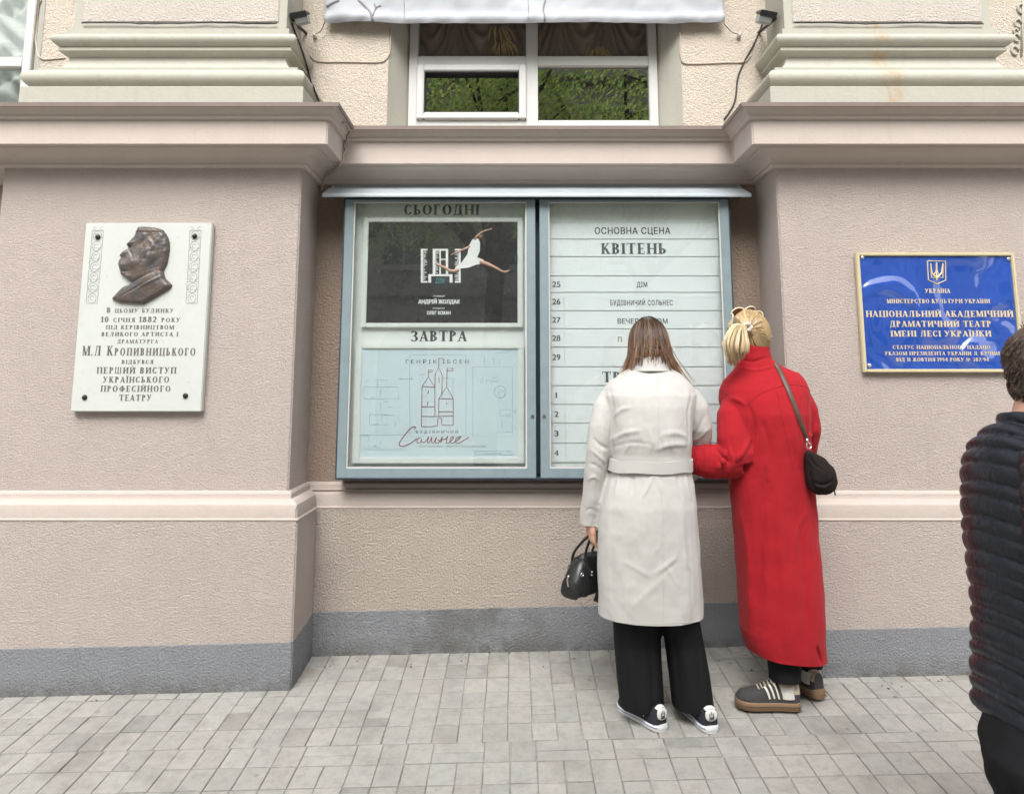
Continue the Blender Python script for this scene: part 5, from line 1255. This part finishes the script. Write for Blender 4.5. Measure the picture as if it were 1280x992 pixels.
# ---------------------------------------------------------------- handbag carried by the woman in cream
hd_, hn_ = Vector((.06, .04, -1)).normalized(), Vector((1, .25, 0)).normalized()
HK = wrL + hd_ * .050 + hn_ * .022
ph = R(42); ax = Vector((math.cos(ph), math.sin(ph), 0)); tx = Vector((-math.sin(ph), math.cos(ph), 0))
zb = at(715, 747, -.5).z; bc = Vector((.0, 0, 0)); e0 = at(713, 720, -.5)
bc = Vector((e0.x, e0.y, zb)) + ax * .125
bag = empty('handbag', bc, 'black leather dome handbag hanging from the hand of the woman in cream', 'bag')
b = MB(); rs = []
for i in range(19):
    t = i / 18 * 2 - 1; dome = .172 * (1 - abs(t) ** 3.2 * .52); hw = .064 * (1 - .15 * abs(t) ** 3); Lh = .13
    ro = []
    for k in range(24):
        a = 2 * math.pi * k / 24; ca, sa = math.cos(a), math.sin(a); z = dome / 2 + dome / 2 * math.copysign(abs(sa) ** .55, sa); w = hw * math.copysign(abs(ca) ** .6, ca) * (1 - .42 * max(0, z / dome) ** 1.8)
        ro.append(bc + ax * t * Lh + tx * w + Vector((0, 0, z)))
    rs.append(ro)
c0 = sum(rs[0], Vector()) / 24; c1 = sum(rs[-1], Vector()) / 24
rs = [[c0 + (p - c0) * .8 - ax * .006 for p in rs[0]]] + rs + [[c1 + (p - c1) * .8 + ax * .006 for p in rs[-1]]]
b.rings(rs); bb = b.obj('shell', m_leather, bag, sharp=60)
b = MB()
for s in (-.93, -.45, .45, .93):
    i = int((s + 1) / 2 * 18) + 1; c = sum(rs[i], Vector()) / 24; b.tube([c + (p - c) * 1.012 for p in rs[i]] + [c + (rs[i][0] - c) * 1.012], .0028, 6)
b.obj('piping', m_leather, bag, sharp=180)
ends = []
for s in (-1, 1):
    A = [bc + ax * q + tx * s * .056 + Vector((0, 0, .105)) for q in (-.062, .062)]; U2 = [bc + ax * q + tx * s * .036 + Vector((0, 0, .172)) for q in (-.064, .064)]; T = HK + tx * s * .006
    b = MB(); b.tube(crs([A[0], U2[0], U2[0] * .45 + T * .55 - ax * .022, T - ax * .02 - Vector((0, 0, .006)), T + Vector((0, 0, .002)), T + ax * .02 - Vector((0, 0, .006)), U2[1] * .45 + T * .55 + ax * .022, U2[1], A[1]], 6), .0062, 10); b.obj('handle', m_leather, bag, sharp=180)
    for a in A:
        b = MB(); b.tube([a + tx * s * .004 - Vector((0, 0, .012)), a + tx * s * .006 + Vector((0, 0, .012))], .008, 10); b.obj('handle_tab', m_leather, bag, sharp=60)
        b = MB(); b.ball(a + tx * s * .014 + Vector((0, 0, .005)), .0035); b.ball(a + tx * s * .013 - Vector((0, 0, .008)), .0035); b.obj('rivet', m_chrome, bag, sharp=180)
b = MB(); q = bc - ax * .137 + Vector((0, 0, .085)); b.tube([q + tx * .004, q + tx * .004 + Vector((0, 0, -.012)), q + Vector((0, 0, -.036))], [.0035, .006, .0055], 8); b.ball(q + Vector((0, 0, .006)), .006); b.obj('zip_pull', m_chrome, bag, sharp=60)
b = MB(); q = bc - ax * .112 - tx * .058 + Vector((0, 0, .105)); b.tube([q + Vector((math.cos(t) * .008 * ax.x, math.cos(t) * .008 * ax.y, math.sin(t) * .008)) for t in [i * .5236 for i in range(13)]], .0022, 6); b.obj('ring', m_chrome, bag, sharp=180)
b = MB(); q = at(748, 744, -.47); b.obox(Matrix.Translation(q) @ Matrix.Rotation(R(20), 4, 'Y'), .014, .003, .028); b.tube([q + Vector((0, 0, .02)), bc + ax * .06 + Vector((0, 0, .03))], .002, 5); b.obj('hang_tag', m_leather, bag)
YOFF = 0.0

# ---------------------------------------------------------------- woman in the red coat
m_red = cloth('red wool', (.35, .012, .019), .05, .95, 420, .5, .08)
m_redseam = cloth('red wool seam', (.33, .006, .012), .2)
w2 = empty('person', (1.1, -.6, gz(1.1, -.6)), 'blonde woman in long red coat leaning in, arm linked with the woman in cream', 'person')
Yr = -.60
b = MB()
b.rings(loft_px([(850, 948, 1031, Yr, .148), (829, 944, 1029.5, Yr, .150), (815, 936.5, 1030, Yr, .152), (800, 931.5, 1029.5, Yr, .155), (785, 928, 1029, Yr, .156), (760, 926.5, 1028, Yr, .158), (730, 924.5, 1026, Yr, .158), (700, 922, 1023.5, Yr, .158), (670, 919, 1020.5, Yr, .158), (640, 915.5, 1018, Yr, .157), (615, 913, 1015.5, Yr, .154),
      (590, 912, 1012.5, Yr, .150), (565, 911, 1010, -.60, .148), (540, 909, 1009, -.60, .150), (518, 906, 1009, -.60, .150), (500, 901, 1009, -.59, .142), (487, 902, 1009, -.585, .128), (476, 907, 1004, -.58, .110), (467, 915, 997, -.575, .090), (460, 920, 983, -.57, .074), (450, 922, 964, -.565, .066), (440, 922, 961.5, -.56, .064), (433, 924, 961, -.56, .062)]))
b.tube([at(919, 499, -.6), at(914.5, 519, -.63), at(917, 548, -.66), at(922, 570, -.675), at(923, 578, -.675)], [.050, .068, .076, .078, .070], 18)
b.tube([at(926, 575, -.675), at(912, 576, -.665), at(893, 576, -.65), at(876, 574.5, -.635), at(862, 573.5, -.615)], [.068, .076, .073, .071, .070], 18)
b.tube([at(998, 492, -.585), at(1006, 512, -.58), at(1011, 535, -.57), at(1008, 560, -.53), at(1003, 585, -.48), at(1000, 600, -.45)], [.046, .056, .056, .055, .052, .05], 18)
rc_ = fuse(b, .0052, 5); cut(rc_, at(990, 831, -.75), (-.10, 0, -1)); bv2 = BVHTree.FromPolygons([v.co.copy() for v in rc_.vertices], [tuple(p.vertices) for p in rc_.polygons]); D = lambda *p: drape(bv2, p, 0, 3, -.72)
folds(rc_, [(D((934, 503), (941, 522), (942, 545), (938, 562)), -0.0120, 0.0090), (D((912, 497), (922, 500), (934, 508)), 0.0075, 0.0090), (D((896, 560), (903, 570), (912, 578)), -0.0180, 0.0072), (D((897, 585), (905, 575), (908, 562)), 0.0135, 0.0072), (D((912, 592), (916, 575), (912, 560)), 0.0105, 0.0081), (D((903, 596), (903, 584), (898, 572)), -0.0120, 0.0072),
    (D((936, 550), (928, 566), (920, 575)), 0.0120, 0.0090), (D((880, 557), (884, 572), (882, 590)), 0.0060, 0.0072), (D((1010, 500), (1008, 520), (1010, 545), (1008, 562)), -0.0090, 0.0081), (D((1020, 530), (1016, 540), (1010, 546)), 0.0075, 0.0072), (D((955, 600), (950, 680), (948, 780)), -0.0105, 0.0198), (D((975, 610), (978, 700), (985, 815)), 0.0105, 0.0225), (D((1000, 620), (1005, 700), (1010, 815)), -0.0105, 0.0198),
    (D((925, 640), (935, 690), (938, 780)), 0.0090, 0.0162), (D((990, 700), (1000, 660), (1010, 640)), 0.0060, 0.0126), (D((924, 448), (940, 452), (960, 446)), -0.0090, 0.0063), (D((926, 460), (945, 463), (968, 457)), 0.0075, 0.0072), (D((950, 520), (960, 550), (962, 590)), -0.0060, 0.0126), (D((985, 505), (992, 540), (1000, 580)), 0.0060, 0.0126),
    (D((1021, 808), (1025, 818), (1028, 829)), -0.0150, 0.0063)])
rumple(rc_, 6, .011, (1.2, 1.2, .35), 5); rumple(rc_, 16, .0035, (1, 1, .7), 7); rumple(rc_, 45, .0011, (1, 1, .8), 2); rc_.shade_smooth(); cr = link('coat', rc_, m_red, w2)
bvr = hits([cr]); b = MB()
for L in ([(934, 506), (947, 494), (965, 486), (985, 481), (1002, 482), (1012, 487)], [(971, 490), (977, 520), (985, 555), (991, 588)], [(866, 556), (871, 570), (870, 592)], [(955, 580), (957, 590), (958, 602)], [(958, 580), (960, 590), (961, 602)], [(906, 490), (918, 497), (932, 506)]):
    p = drape(bvr, L, .0005, 5); b = MB()
    if len(p) > 2: b.tube(p, .0019, 5); b.obj('seam', m_redseam, cr)
b = MB()
b.rings(loft_px([(862, 962.5, 999, -.645, .068), (851, 962.5, 999.5, -.645, .068), (840, 962.5, 1000, -.645, .068), (822, 960, 1001, -.64, .068), (790, 955, 1000, -.61, .075), (700, 948, 995, -.6, .09)], 24))
b.rings(loft_px([(848, 1000, 1027, -.57, .055), (834, 999, 1027, -.57, .055), (822, 997, 1027, -.57, .058), (790, 990, 1022, -.58, .07), (700, 975, 1010, -.6, .085)], 24))
tr = fuse(b, .0065, 3); cut(tr, at(980, 852, -.68), (0, 0, -1), at(980, 856, -.62), .13); cut(tr, at(1013, 837, -.62), (0, 0, -1), at(1022, 850, -.57), .09); rumple(tr, 14, .003, (1, 1, .5), 8); tr.shade_smooth(); link('trousers', tr, m_black_cloth, w2)
m_gum = simple('gum rubber sole', (.20, .12, .065), .6, var=.1); m_grey_suede = simple('dark grey suede', (.045, .042, .042), .9, var=.15, vscale=60); m_beige = simple('beige suede', (.40, .34, .26), .85); m_cream_lea = simple('cream leather', (.62, .58, .50), .5)
m_sock = cloth('white ribbed sock', (.60, .57, .52), .2, .9, 500, .4)
def w2_shoe(heel, head, pitch, sides):
    so, M, U, patch, ln = sneaker(w2, heel, head, .262, .036, m_gum, m_grey_suede, pitch, 1.0)
    sl = so.children[0]; g = MB()
    for s in (.014, .028): g.tube([M @ (M.inverted() @ U(t, v, .0055) * 1.0 + Vector((0, 0, s - .042))) for v in (0,) for t in [i / 24 for i in range(25)]], .0016, 5); g.tube([M @ (M.inverted() @ U(t, 1, .0055) + Vector((0, 0, s - .042))) for t in [i / 24 for i in range(25)]], .0016, 5)
    g.obj('groove', simple('dark gum', (.10, .06, .035), .7), sl)
    patch('heel_patch', .0, .13, .12, .88, m_beige, .002); patch('toe_cap', .80, .99, .04, .96, m_grey_suede, .002)
    for s0, s1, sl_ in ((.04, .36, .07), (.64, .96, -.07)):
        for k in range(3): patch('stripe', (.32 if sl_ > 0 else .39) + k * .075, (.35 if sl_ > 0 else .42) + k * .075, s0, s1, m_cream_lea, .0024, sl_)
    ln.obj('laces', m_beige, so, sharp=180); return M
hl2 = Vector((1.195, -.655, 0)); hl2.z = gz(hl2.x, hl2.y) + .001
hr2 = Vector((1.305, -.61, 0)); hr2.z = gz(hr2.x, hr2.y) + .018
w2_shoe(hl2, (-1, .10), 0, 0); w2_shoe(hr2, (-.30, .95), R(4), 0)
C2 = at(938.5, 420, -.53)
dl, dr = Vector((-1, .1, 0)).normalized(), Vector((-.3, .95, 0)).normalized()
al, ar = hl2 + dl * .050 + Vector((0, 0, .092)), hr2 + dr * .050 + Vector((0, 0, .092))
jw2 = dict(face=(-.30, .93, -.15), hup=(-.12, 0, 1), head=C2, neck=at(948, 455, -.57), chest=at(957, 520, -.6), pelvis=at(965, 635, -.6), shL=at(917, 503, -.6), shR=at(998, 496, -.585), elL=at(920, 574, -.67), elR=at(1009, 556, -.54), wrL=at(872, 574, -.625), wrR=at(1001, 598, -.46),
     hipL=at(946, 640, -.6), hipR=at(988, 640, -.6), knL=at(966, 745, -.62), knR=at(1000, 742, -.60), anL=al, anR=ar, toeL=dl, toeR=dr, handL=(Vector((-.85, .5, .0)), Vector((.3, .4, -.8)), Vector((.3, .5, .7)), .75), handR=(Vector((-.3, .5, -.8)), Vector((-.8, -.3, 0)), Vector((-.3, .9, .3)), .6))
body(jw2, 'body', w2, m_skin)
for a, d in ((al, dl), (ar, dr)):
    b = MB(); b.tube([a - Vector((0, 0, .04)), a - Vector((0, 0, .01)), a + Vector((0, 0, .008))], [.043, .040, .037], 16); b.obj('sock', m_sock, w2, sharp=60)
# blonde hair gathered into a low tail
def pony():
    rr = random.Random(6); f, u, r = frame((-.30, .93, -.15), (-.12, 0, 1)); C = C2; root, tip, hi = (.27, .165, .075), (.54, .39, .20), (.80, .66, .44)
    tie = at(932.5, 409, -.665)
    cap = MB(); M = Matrix((r, f, u)).transposed(); cap.ball(C + u * .014 - f * .010, (.080, .096, .108), M, 24, 16)
    cap.c = [lerp3(root, tip, .3)] * len(cap.v); h = cap.obj('hair', m_hair, w2, sharp=180)
    b = MB(); ps = []
    for k in range(900):                       # from the hairline over the skull to the tie
        a = rr.uniform(-math.pi, math.pi) * .98; s0 = C + u * (.02 + .085 * math.cos(a)) + r * .082 * math.sin(a) + f * (.055 + .02 * math.cos(a) - (.03 if abs(a) > 2 else 0)); 
        if abs(a) > 2.2: s0 = C - u * .07 + r * .06 * math.sin(a) * 1.5 - f * .03
        P = []
        for i in range(12):
            t = i / 11; p = s0.lerp(tie + Vector((rr.uniform(-.004, .004), 0, rr.uniform(-.004, .004))), t); q = p - (C + u * .014 - f * .01); l = M.transposed() @ q; e = math.sqrt((l.x / .085) ** 2 + (l.y / .101) ** 2 + (l.z / .113) ** 2)
            g = 1 + rr.uniform(0, .004)
            if e < 1.0 * g: p = C + u * .014 - f * .01 + q / e * g
            P.append(p)
        P[-1] = tie + Vector((rr.uniform(-.006, .006), rr.uniform(-.006, .004), rr.uniform(-.006, .006)))
        c = lerp3(root, hi if rr.random() < .3 else tip, rr.uniform(.3, 1)); c2 = lerp3(c, (.30, .18, .09), .35 if rr.random() < .3 else 0); ps.append((P, [lerp3(c2, c, i / 11) for i in range(12)]))
    locks2 = [(rr.random(), rr.uniform(-3, 3), rr.uniform(-7, 5), rr.uniform(-.02, .035), rr.random() ** .8) for _ in range(46)]
    for k in range(800):                       # the tail fans out to the left and down
        w = rr.uniform(0, 1); lk = locks2[rr.randrange(46)]; w = min(1, max(0, lk[0] + rr.gauss(0, .025))); jx, jy = lk[1] + rr.uniform(-1.2, 1.2), lk[2] + rr.uniform(-2, 2); e = at(912 + 19 * w + jx, 449 - 6 * w * w + jy + (4 if w < .5 else 0), -.705 + lk[3]); m1 = at(917 + 15 * w + rr.uniform(-1, 1), 406.5 + 5 * w + rr.uniform(-1.5, 1.5), -.715 + lk[3] * .5); m2 = at(904.5 + 31 * w + jx * .4, 425 + 5 * w, -.74 + lk[3]); m3 = at(905.5 + 28 * w + jx * .7, 437 + 4 * w, -.735 + lk[3])
        P = crs([tie + Vector((rr.uniform(-.006, .006), -.006, rr.uniform(-.006, .006))), m1, m2, m3, e], 4); c = lerp3(tip, hi, lk[4]); d = lerp3(c, root, .55 * (1 - lk[4])); kk = rr.uniform(.8, 1.12); ps.append((P, [tuple(x * kk for x in lerp3(d, c, i / (len(P) - 1))) for i in range(len(P))]))
    strands(b, ps, .0019, .0008, 3); b.obj('strands', m_hair, h, sharp=180)
    b = MB(); rr = random.Random(3); b.tube([tie + Vector((0, -.012, 0)) + r * .021 * math.cos(t) + u * .015 * math.sin(t) + f * .004 * math.sin(t * 5) for t in [i * .3142 for i in range(21)]], [.007 + .0025 * rr.random() for _ in range(21)], 8); b.obj('hair_tie', cloth('pale scrunchie', (.62, .54, .47), .3), h, sharp=180)
    return f, u, r
f2, u2, r2 = pony()
sg = empty('sunglasses', C2 + u2 * .12, 'pale framed sunglasses pushed up on the blonde woman\'s head', 'sunglasses')
m_rim = simple('pale plastic rim', (.70, .60, .47), .25); m_lens = glassmat('brown tinted lens', .06, (.55, .40, .28))
for s in (-1, 1):
    c = C2 + u2 * .121 + f2 * .012 + r2 * s * .034; n = (u2 * .72 + f2 * .69 + r2 * s * .25).normalized(); v = r2.cross(n)
    b = MB(); b.tube([c + r2 * .033 * math.cos(t) + v * .026 * math.sin(t) for t in [i * .3142 for i in range(21)]], .0034, 8); b.obj('rim', m_rim, sg, sharp=180)
    b = MB(); vs = [c + r2 * .032 * math.cos(t) + v * .025 * math.sin(t) for t in [i * .3142 for i in range(20)]]; b.add(vs + [p + n * .002 for p in vs], [tuple(range(20)), tuple(range(39, 19, -1))] + [(i, (i + 1) % 20, (i + 1) % 20 + 20, i + 20) for i in range(20)]); b.obj('lens', m_lens, sg)
    b = MB(); q = c + r2 * s * .034 + v * -.004; b.tube(crs([q, q - f2 * .03 - u2 * .016 + r2 * s * .014, C2 + r2 * s * .092 + u2 * .045 + f2 * .0, C2 + r2 * s * .090 - u2 * .02 - f2 * .03], 5), .003, 8); b.obj('temple', m_rim, sg, sharp=180)
b = MB(); c = C2 + u2 * .134 + f2 * .010; b.tube([c - r2 * .005, c + u2 * .004, c + r2 * .005], .003, 6); b.obj('bridge', m_rim, sg, sharp=180)

# ---------------------------------------------------------------- shoulder bag of the woman in red
m_pouch = simple('dark brown suede', (.013, .009, .008), .8, var=.2, vscale=30, Specular_IOR_Level=.2, bs=.4, bscale=90, bdist=.003); m_strap = simple('brown strap', (.075, .035, .025), .5)
pc = at(1026, 592, -.74)
pch = empty('shoulder_bag', at(1026, 618, -.74), 'dark brown slouchy pouch bag on a thin strap behind the red coat', 'bag')
b = MB(); rs = []
for y, x0, x1, ry in ((563, 1008, 1014, .014), (567, 1006.5, 1020, .03), (573, 1006, 1030, .045), (582, 1006, 1039, .055), (592, 1006.5, 1044.5, .058), (602, 1008, 1046, .056), (610, 1010.5, 1044, .05), (615, 1015, 1039, .038), (618, 1021, 1033, .018)):
    a, c = at(x0, y, -.75), at(x1, y, -.75); rs.append(ring((a + c) / 2, (c.x - a.x) / 2, ry, 28, 2.0))
b.rings(rs); me = fuse(b, .005, 3); bvp = BVHTree.FromPolygons([v.co.copy() for v in me.vertices], [tuple(p.vertices) for p in me.polygons]); D = lambda *p: drape(bvp, p, 0, 3, -.79)
folds(me, [(D((1012, 566), (1022, 572), (1032, 580)), .006, .006), (D((1010, 570), (1018, 580), (1030, 588)), -.006, .005), (D((1018, 603), (1030, 606), (1042, 600)), -.007, .005), (D((1018, 606), (1030, 609), (1040, 604)), .006, .005), (D((1010, 575), (1012, 595), (1018, 612)), -.005, .006), (D((1035, 580), (1040, 592), (1042, 602)), .004, .006)])
rumple(me, 28, .004, (1, 1, 1), 4); me.shade_smooth(); po = link('pouch', me, m_pouch, pch)
b = MB(); q = at(1011, 557, -.755); b.tube([q + Vector((.010 * math.cos(t), .003 * math.sin(t), .012 * math.sin(t))) for t in [i * .4488 for i in range(15)]], .0026, 8); b.tube([q + Vector((-.008, 0, .03)), q + Vector((-.003, 0, .010))], .005, 8); b.obj('ring', m_chrome, pch, sharp=180)
bvs = hits([cr]); pts = drape(bvs, [(969, 455), (974, 464), (983, 483), (992, 505), (1000, 528), (1008, 551)], .006, 6)
b = MB(); b.tube(pts + [q + Vector((-.006, 0, .028))], .0105, 8, flat=.28, up=(0, 1, 0)); b.obj('strap', m_strap, pch, sharp=60)
b = MB(); q2_ = at(1043, 612, -.75); b.tube([q2_ + Vector((0, 0, .012)), q2_, q2_ - Vector((-.002, 0, .022))], .003, 6); b.obj('zip_cord', m_pouch, pch)

# ---------------------------------------------------------------- passer-by in the quilted jacket, cut by the right edge
m_puff = simple('black nylon', (.013, .016, .024), .34, var=.1, Specular_IOR_Level=.32, bs=.3, bscale=70, bdist=.004)
w3 = empty('person', (1.52, -1.9, gz(1.5, -1.9)), 'short-haired passer-by in a black quilted jacket cut by the right edge', 'person')
YP_ = -1.9
def quilt(centres, channel, n=44, tilt=(0, 0)):
    """stacked padded rings along a line of (point, rx, ry)"""
    rs = []; acc = 0; tot = sum((centres[i + 1][0] - centres[i][0]).length for i in range(len(centres) - 1)); m = max(3, int(tot / channel + .5)); q = 10
    cum = [0]
    for i in range(len(centres) - 1): cum.append(cum[-1] + (centres[i + 1][0] - centres[i][0]).length)
    for k in range(m * q + 1):
        d = tot * k / (m * q); i = 0
        while i < len(cum) - 2 and cum[i + 1] < d: i += 1
        t = (d - cum[i]) / max(1e-6, cum[i + 1] - cum[i]); t = t * t * (3 - 2 * t) * .5 + t * .5
        c = centres[i][0].lerp(centres[i + 1][0], t); rx = centres[i][1] + (centres[i + 1][1] - centres[i][1]) * t; ry = centres[i][2] + (centres[i + 1][2] - centres[i][2]) * t
        puff = abs(math.sin(math.pi * (k % q) / q)) ** .38 if k % q else 0
        g = -.010 + .0150 * puff; rs.append(ring(c, rx + g, ry + g, n, 2.1, tilt=tilt))
    return rs
pt_ = lambda x, y, dy=0: at(x + 7, y + 3, YP_ + dy)
JX = 16
b = MB(); TL = (-.60, -.05)
def prof(rows): return [((pt_(xl + JX, y) + pt_(xr + JX, y)) / 2, (pt_(xr, y) - pt_(xl, y)).x / 2, ry) for y, xl, xr, ry in rows]
b.rings(quilt(prof([(960, 1221, 1345, .205), (895, 1219, 1345, .205), (850, 1219, 1345, .205), (800, 1217, 1344, .19), (750, 1211, 1342, .195), (700, 1206, 1340, .20), (650, 1203.5, 1338, .205), (610, 1206, 1335, .21), (585, 1212, 1332, .20), (565, 1221, 1325, .16), (550, 1232, 1318, .11)]), .047, tilt=TL))
b.rings(quilt(prof([(568, 1236, 1318, .085), (545, 1232.5, 1314, .092), (519, 1234, 1310, .088)]), .043, tilt=(-.22, -.1)))
for dy in (-.20, .20):
    b.rings(quilt([(pt_(1306, 575, dy * .85), .055, .06), (pt_(1316, 600, dy), .072, .075), (pt_(1320, 660, dy), .074, .076), (pt_(1324, 720, dy), .072, .072), (pt_(1322, 790, dy), .066, .066), (pt_(1344, 845, dy), .058, .058)], .047, tilt=TL))
jk = fuse(b, .0042, 1); cut(jk, pt_(1222, 896), (-.06, 0, -1))
P = co_of(jk); N = no_of(jk); rr = random.Random(2)
d = np.array([noise.noise(Vector((p[0] * 26, p[1] * 26, p[2] * 17))) * .0010 + abs(noise.noise(Vector((p[0] * 60 + p[2] * 30, p[1] * 60, p[2] * 16)))) * -.0020 for p in P]); set_co(jk, P + N * d[:, None]); jk.shade_smooth()
jo = link('jacket', jk, m_puff, w3)
b = MB()
for dy in (-.09, .09): b.rings(loft_px([(1400, 1262, 1330, YP_ + dy, .07), (1100, 1258, 1336, YP_ + dy, .08), (1000, 1252, 1342, YP_ + dy, .09), (975, 1243, 1344, YP_ + dy, .10), (945, 1235, 1345, YP_ + dy * .9, .10), (925, 1236, 1346, YP_ + dy * .6, .11), (908, 1240, 1346, YP_ + dy * .4, .12), (890, 1256, 1344, YP_ + dy * .3, .12), (850, 1276, 1340, YP_ + dy * .2, .10), (810, 1290, 1335, YP_ + dy * .2, .08)], 28))
tr = fuse(b, .008, 3); rumple(tr, 16, .008, (1, 1, 1), 2); tr.shade_smooth(); link('trousers', tr, m_black_cloth, w3)
C3 = pt_(1303, 457); g3 = gz(1.5, -1.9); kx = pt_(1296, 900).x; fw = Vector((1, .2, 0)).normalized()
A3 = [Vector((kx - .02, -1.80, g3 + .09)), Vector((kx + .02, -2.0, g3 + .09))]
jw3 = dict(turn=-1.45, face=(1, .25, -.06), head=C3, neck=pt_(1286, 518), chest=pt_(1304, 620), pelvis=pt_(1312, 830), shL=pt_(1308, 595, .16), shR=pt_(1308, 595, -.16), elL=pt_(1322, 690, .20), elR=pt_(1322, 690, -.20), wrL=pt_(1332, 785, .20), wrR=pt_(1332, 785, -.20),
     hipL=pt_(1310, 880, .04), hipR=pt_(1310, 880, -.04), knL=Vector((kx + .02, -1.81, g3 + .45)), knR=Vector((kx + .03, -1.99, g3 + .45)), anL=A3[0], anR=A3[1], toeL=fw, toeR=fw, handL=(Vector((.6, 0, -.8)), Vector((0, -1, 0)), Vector((.8, 0, .6)), .5), handR=(Vector((.6, 0, -.8)), Vector((0, 1, 0)), Vector((.8, 0, .6)), .5))
body(jw3, 'body', w3, m_skin)
for a in A3:
    h = Vector((a.x - .055, a.y - .011, gz(a.x - .055, a.y))); so, M, U, patch, ln = sneaker(w3, h, (1, .2), .25, .024, m_whiterub, m_leather); ln.obj('laces', m_whitelea, so, sharp=180)
def crop():
    rr = random.Random(8); f, u, r = frame((1, .25, -.06)); M = Matrix((r, f, u)).transposed(); C = C3; base = (.075, .050, .037)
    cap = MB(); cap.ball(C + u * .022 - f * .014, (.082, .096, .104), M, 24, 18); cap.ball(C - u * .045 - f * .045, (.064, .055, .062), M, 20, 12); cap.c = [base] * len(cap.v); h = cap.obj('hair', m_hair, w3, sharp=180)
    b = MB(); ps = []; O = C + u * .022 - f * .014
    for k in range(2600):
        v = Vector((rr.gauss(0, 1), rr.gauss(0, 1), rr.gauss(0, 1))).normalized()
        if v.y > .75 and v.z < .55: continue
        if rr.random() < .3:
            v = Vector((v.x, -abs(v.y), v.z)); O2 = C - u * .045 - f * .045; p = O2 + M @ Vector((v.x * .064, v.y * .055, v.z * .062)); Lh = .010
        else: p = O + M @ Vector((v.x * .082, v.y * .096, v.z * .104)); Lh = .018 + .018 * max(0, v.z)
        n = (M @ v); d = (n * .45 - u * .9 + f * .15 * (1 if v.z > .3 else 0)).normalized() if v.z < .85 else (n * .5 + f * .6 + r * rr.uniform(-.4, .4)).normalized()
        d = (d + Vector((rr.uniform(-.25, .25), rr.uniform(-.25, .25), rr.uniform(-.2, .2)))).normalized(); kk = rr.uniform(.7, 1.5); c = tuple(x * kk for x in base); ps.append(([p - n * .002, p + d * Lh * .5 + n * .004, p + d * Lh], [c, c, tuple(x * 1.3 for x in c)]))
    strands(b, ps, .0016, .0006, 3); b.obj('strands', m_hair, h, sharp=180)
crop()

# ---------------------------------------------------------------- crumbs of dirt and leaf litter along the foot of the wall
rr = random.Random(21); b = MB()
for k in range(60):
    if rr.random() < .45: x, y = rr.uniform(1.3, 2.4), -.43 - abs(rr.gauss(0, .05))
    elif rr.random() < .5: x, y = rr.uniform(-2.6, -1.0), -.425 - abs(rr.gauss(0, .03))
    else: x, y = rr.uniform(-.95, 1.2), -.10 - abs(rr.gauss(0, .08))
    s = rr.uniform(.0012, .004); c = rr.choice(((.05, .04, .03), (.10, .08, .05), (.03, .03, .03), (.16, .12, .07)))
    b.obox(Matrix.Translation((x, y, gz(x, y) + s * .4 + .001)) @ Matrix.Rotation(rr.uniform(0, 6), 4, 'Z') @ Matrix.Rotation(rr.uniform(-.4, .4), 4, 'X'), s * rr.uniform(.6, 1.8), s, s * .4); b.c[-8:] = [c] * 8
tag(b.obj('debris', attrmat('litter', .9), fix=False), kind='stuff')
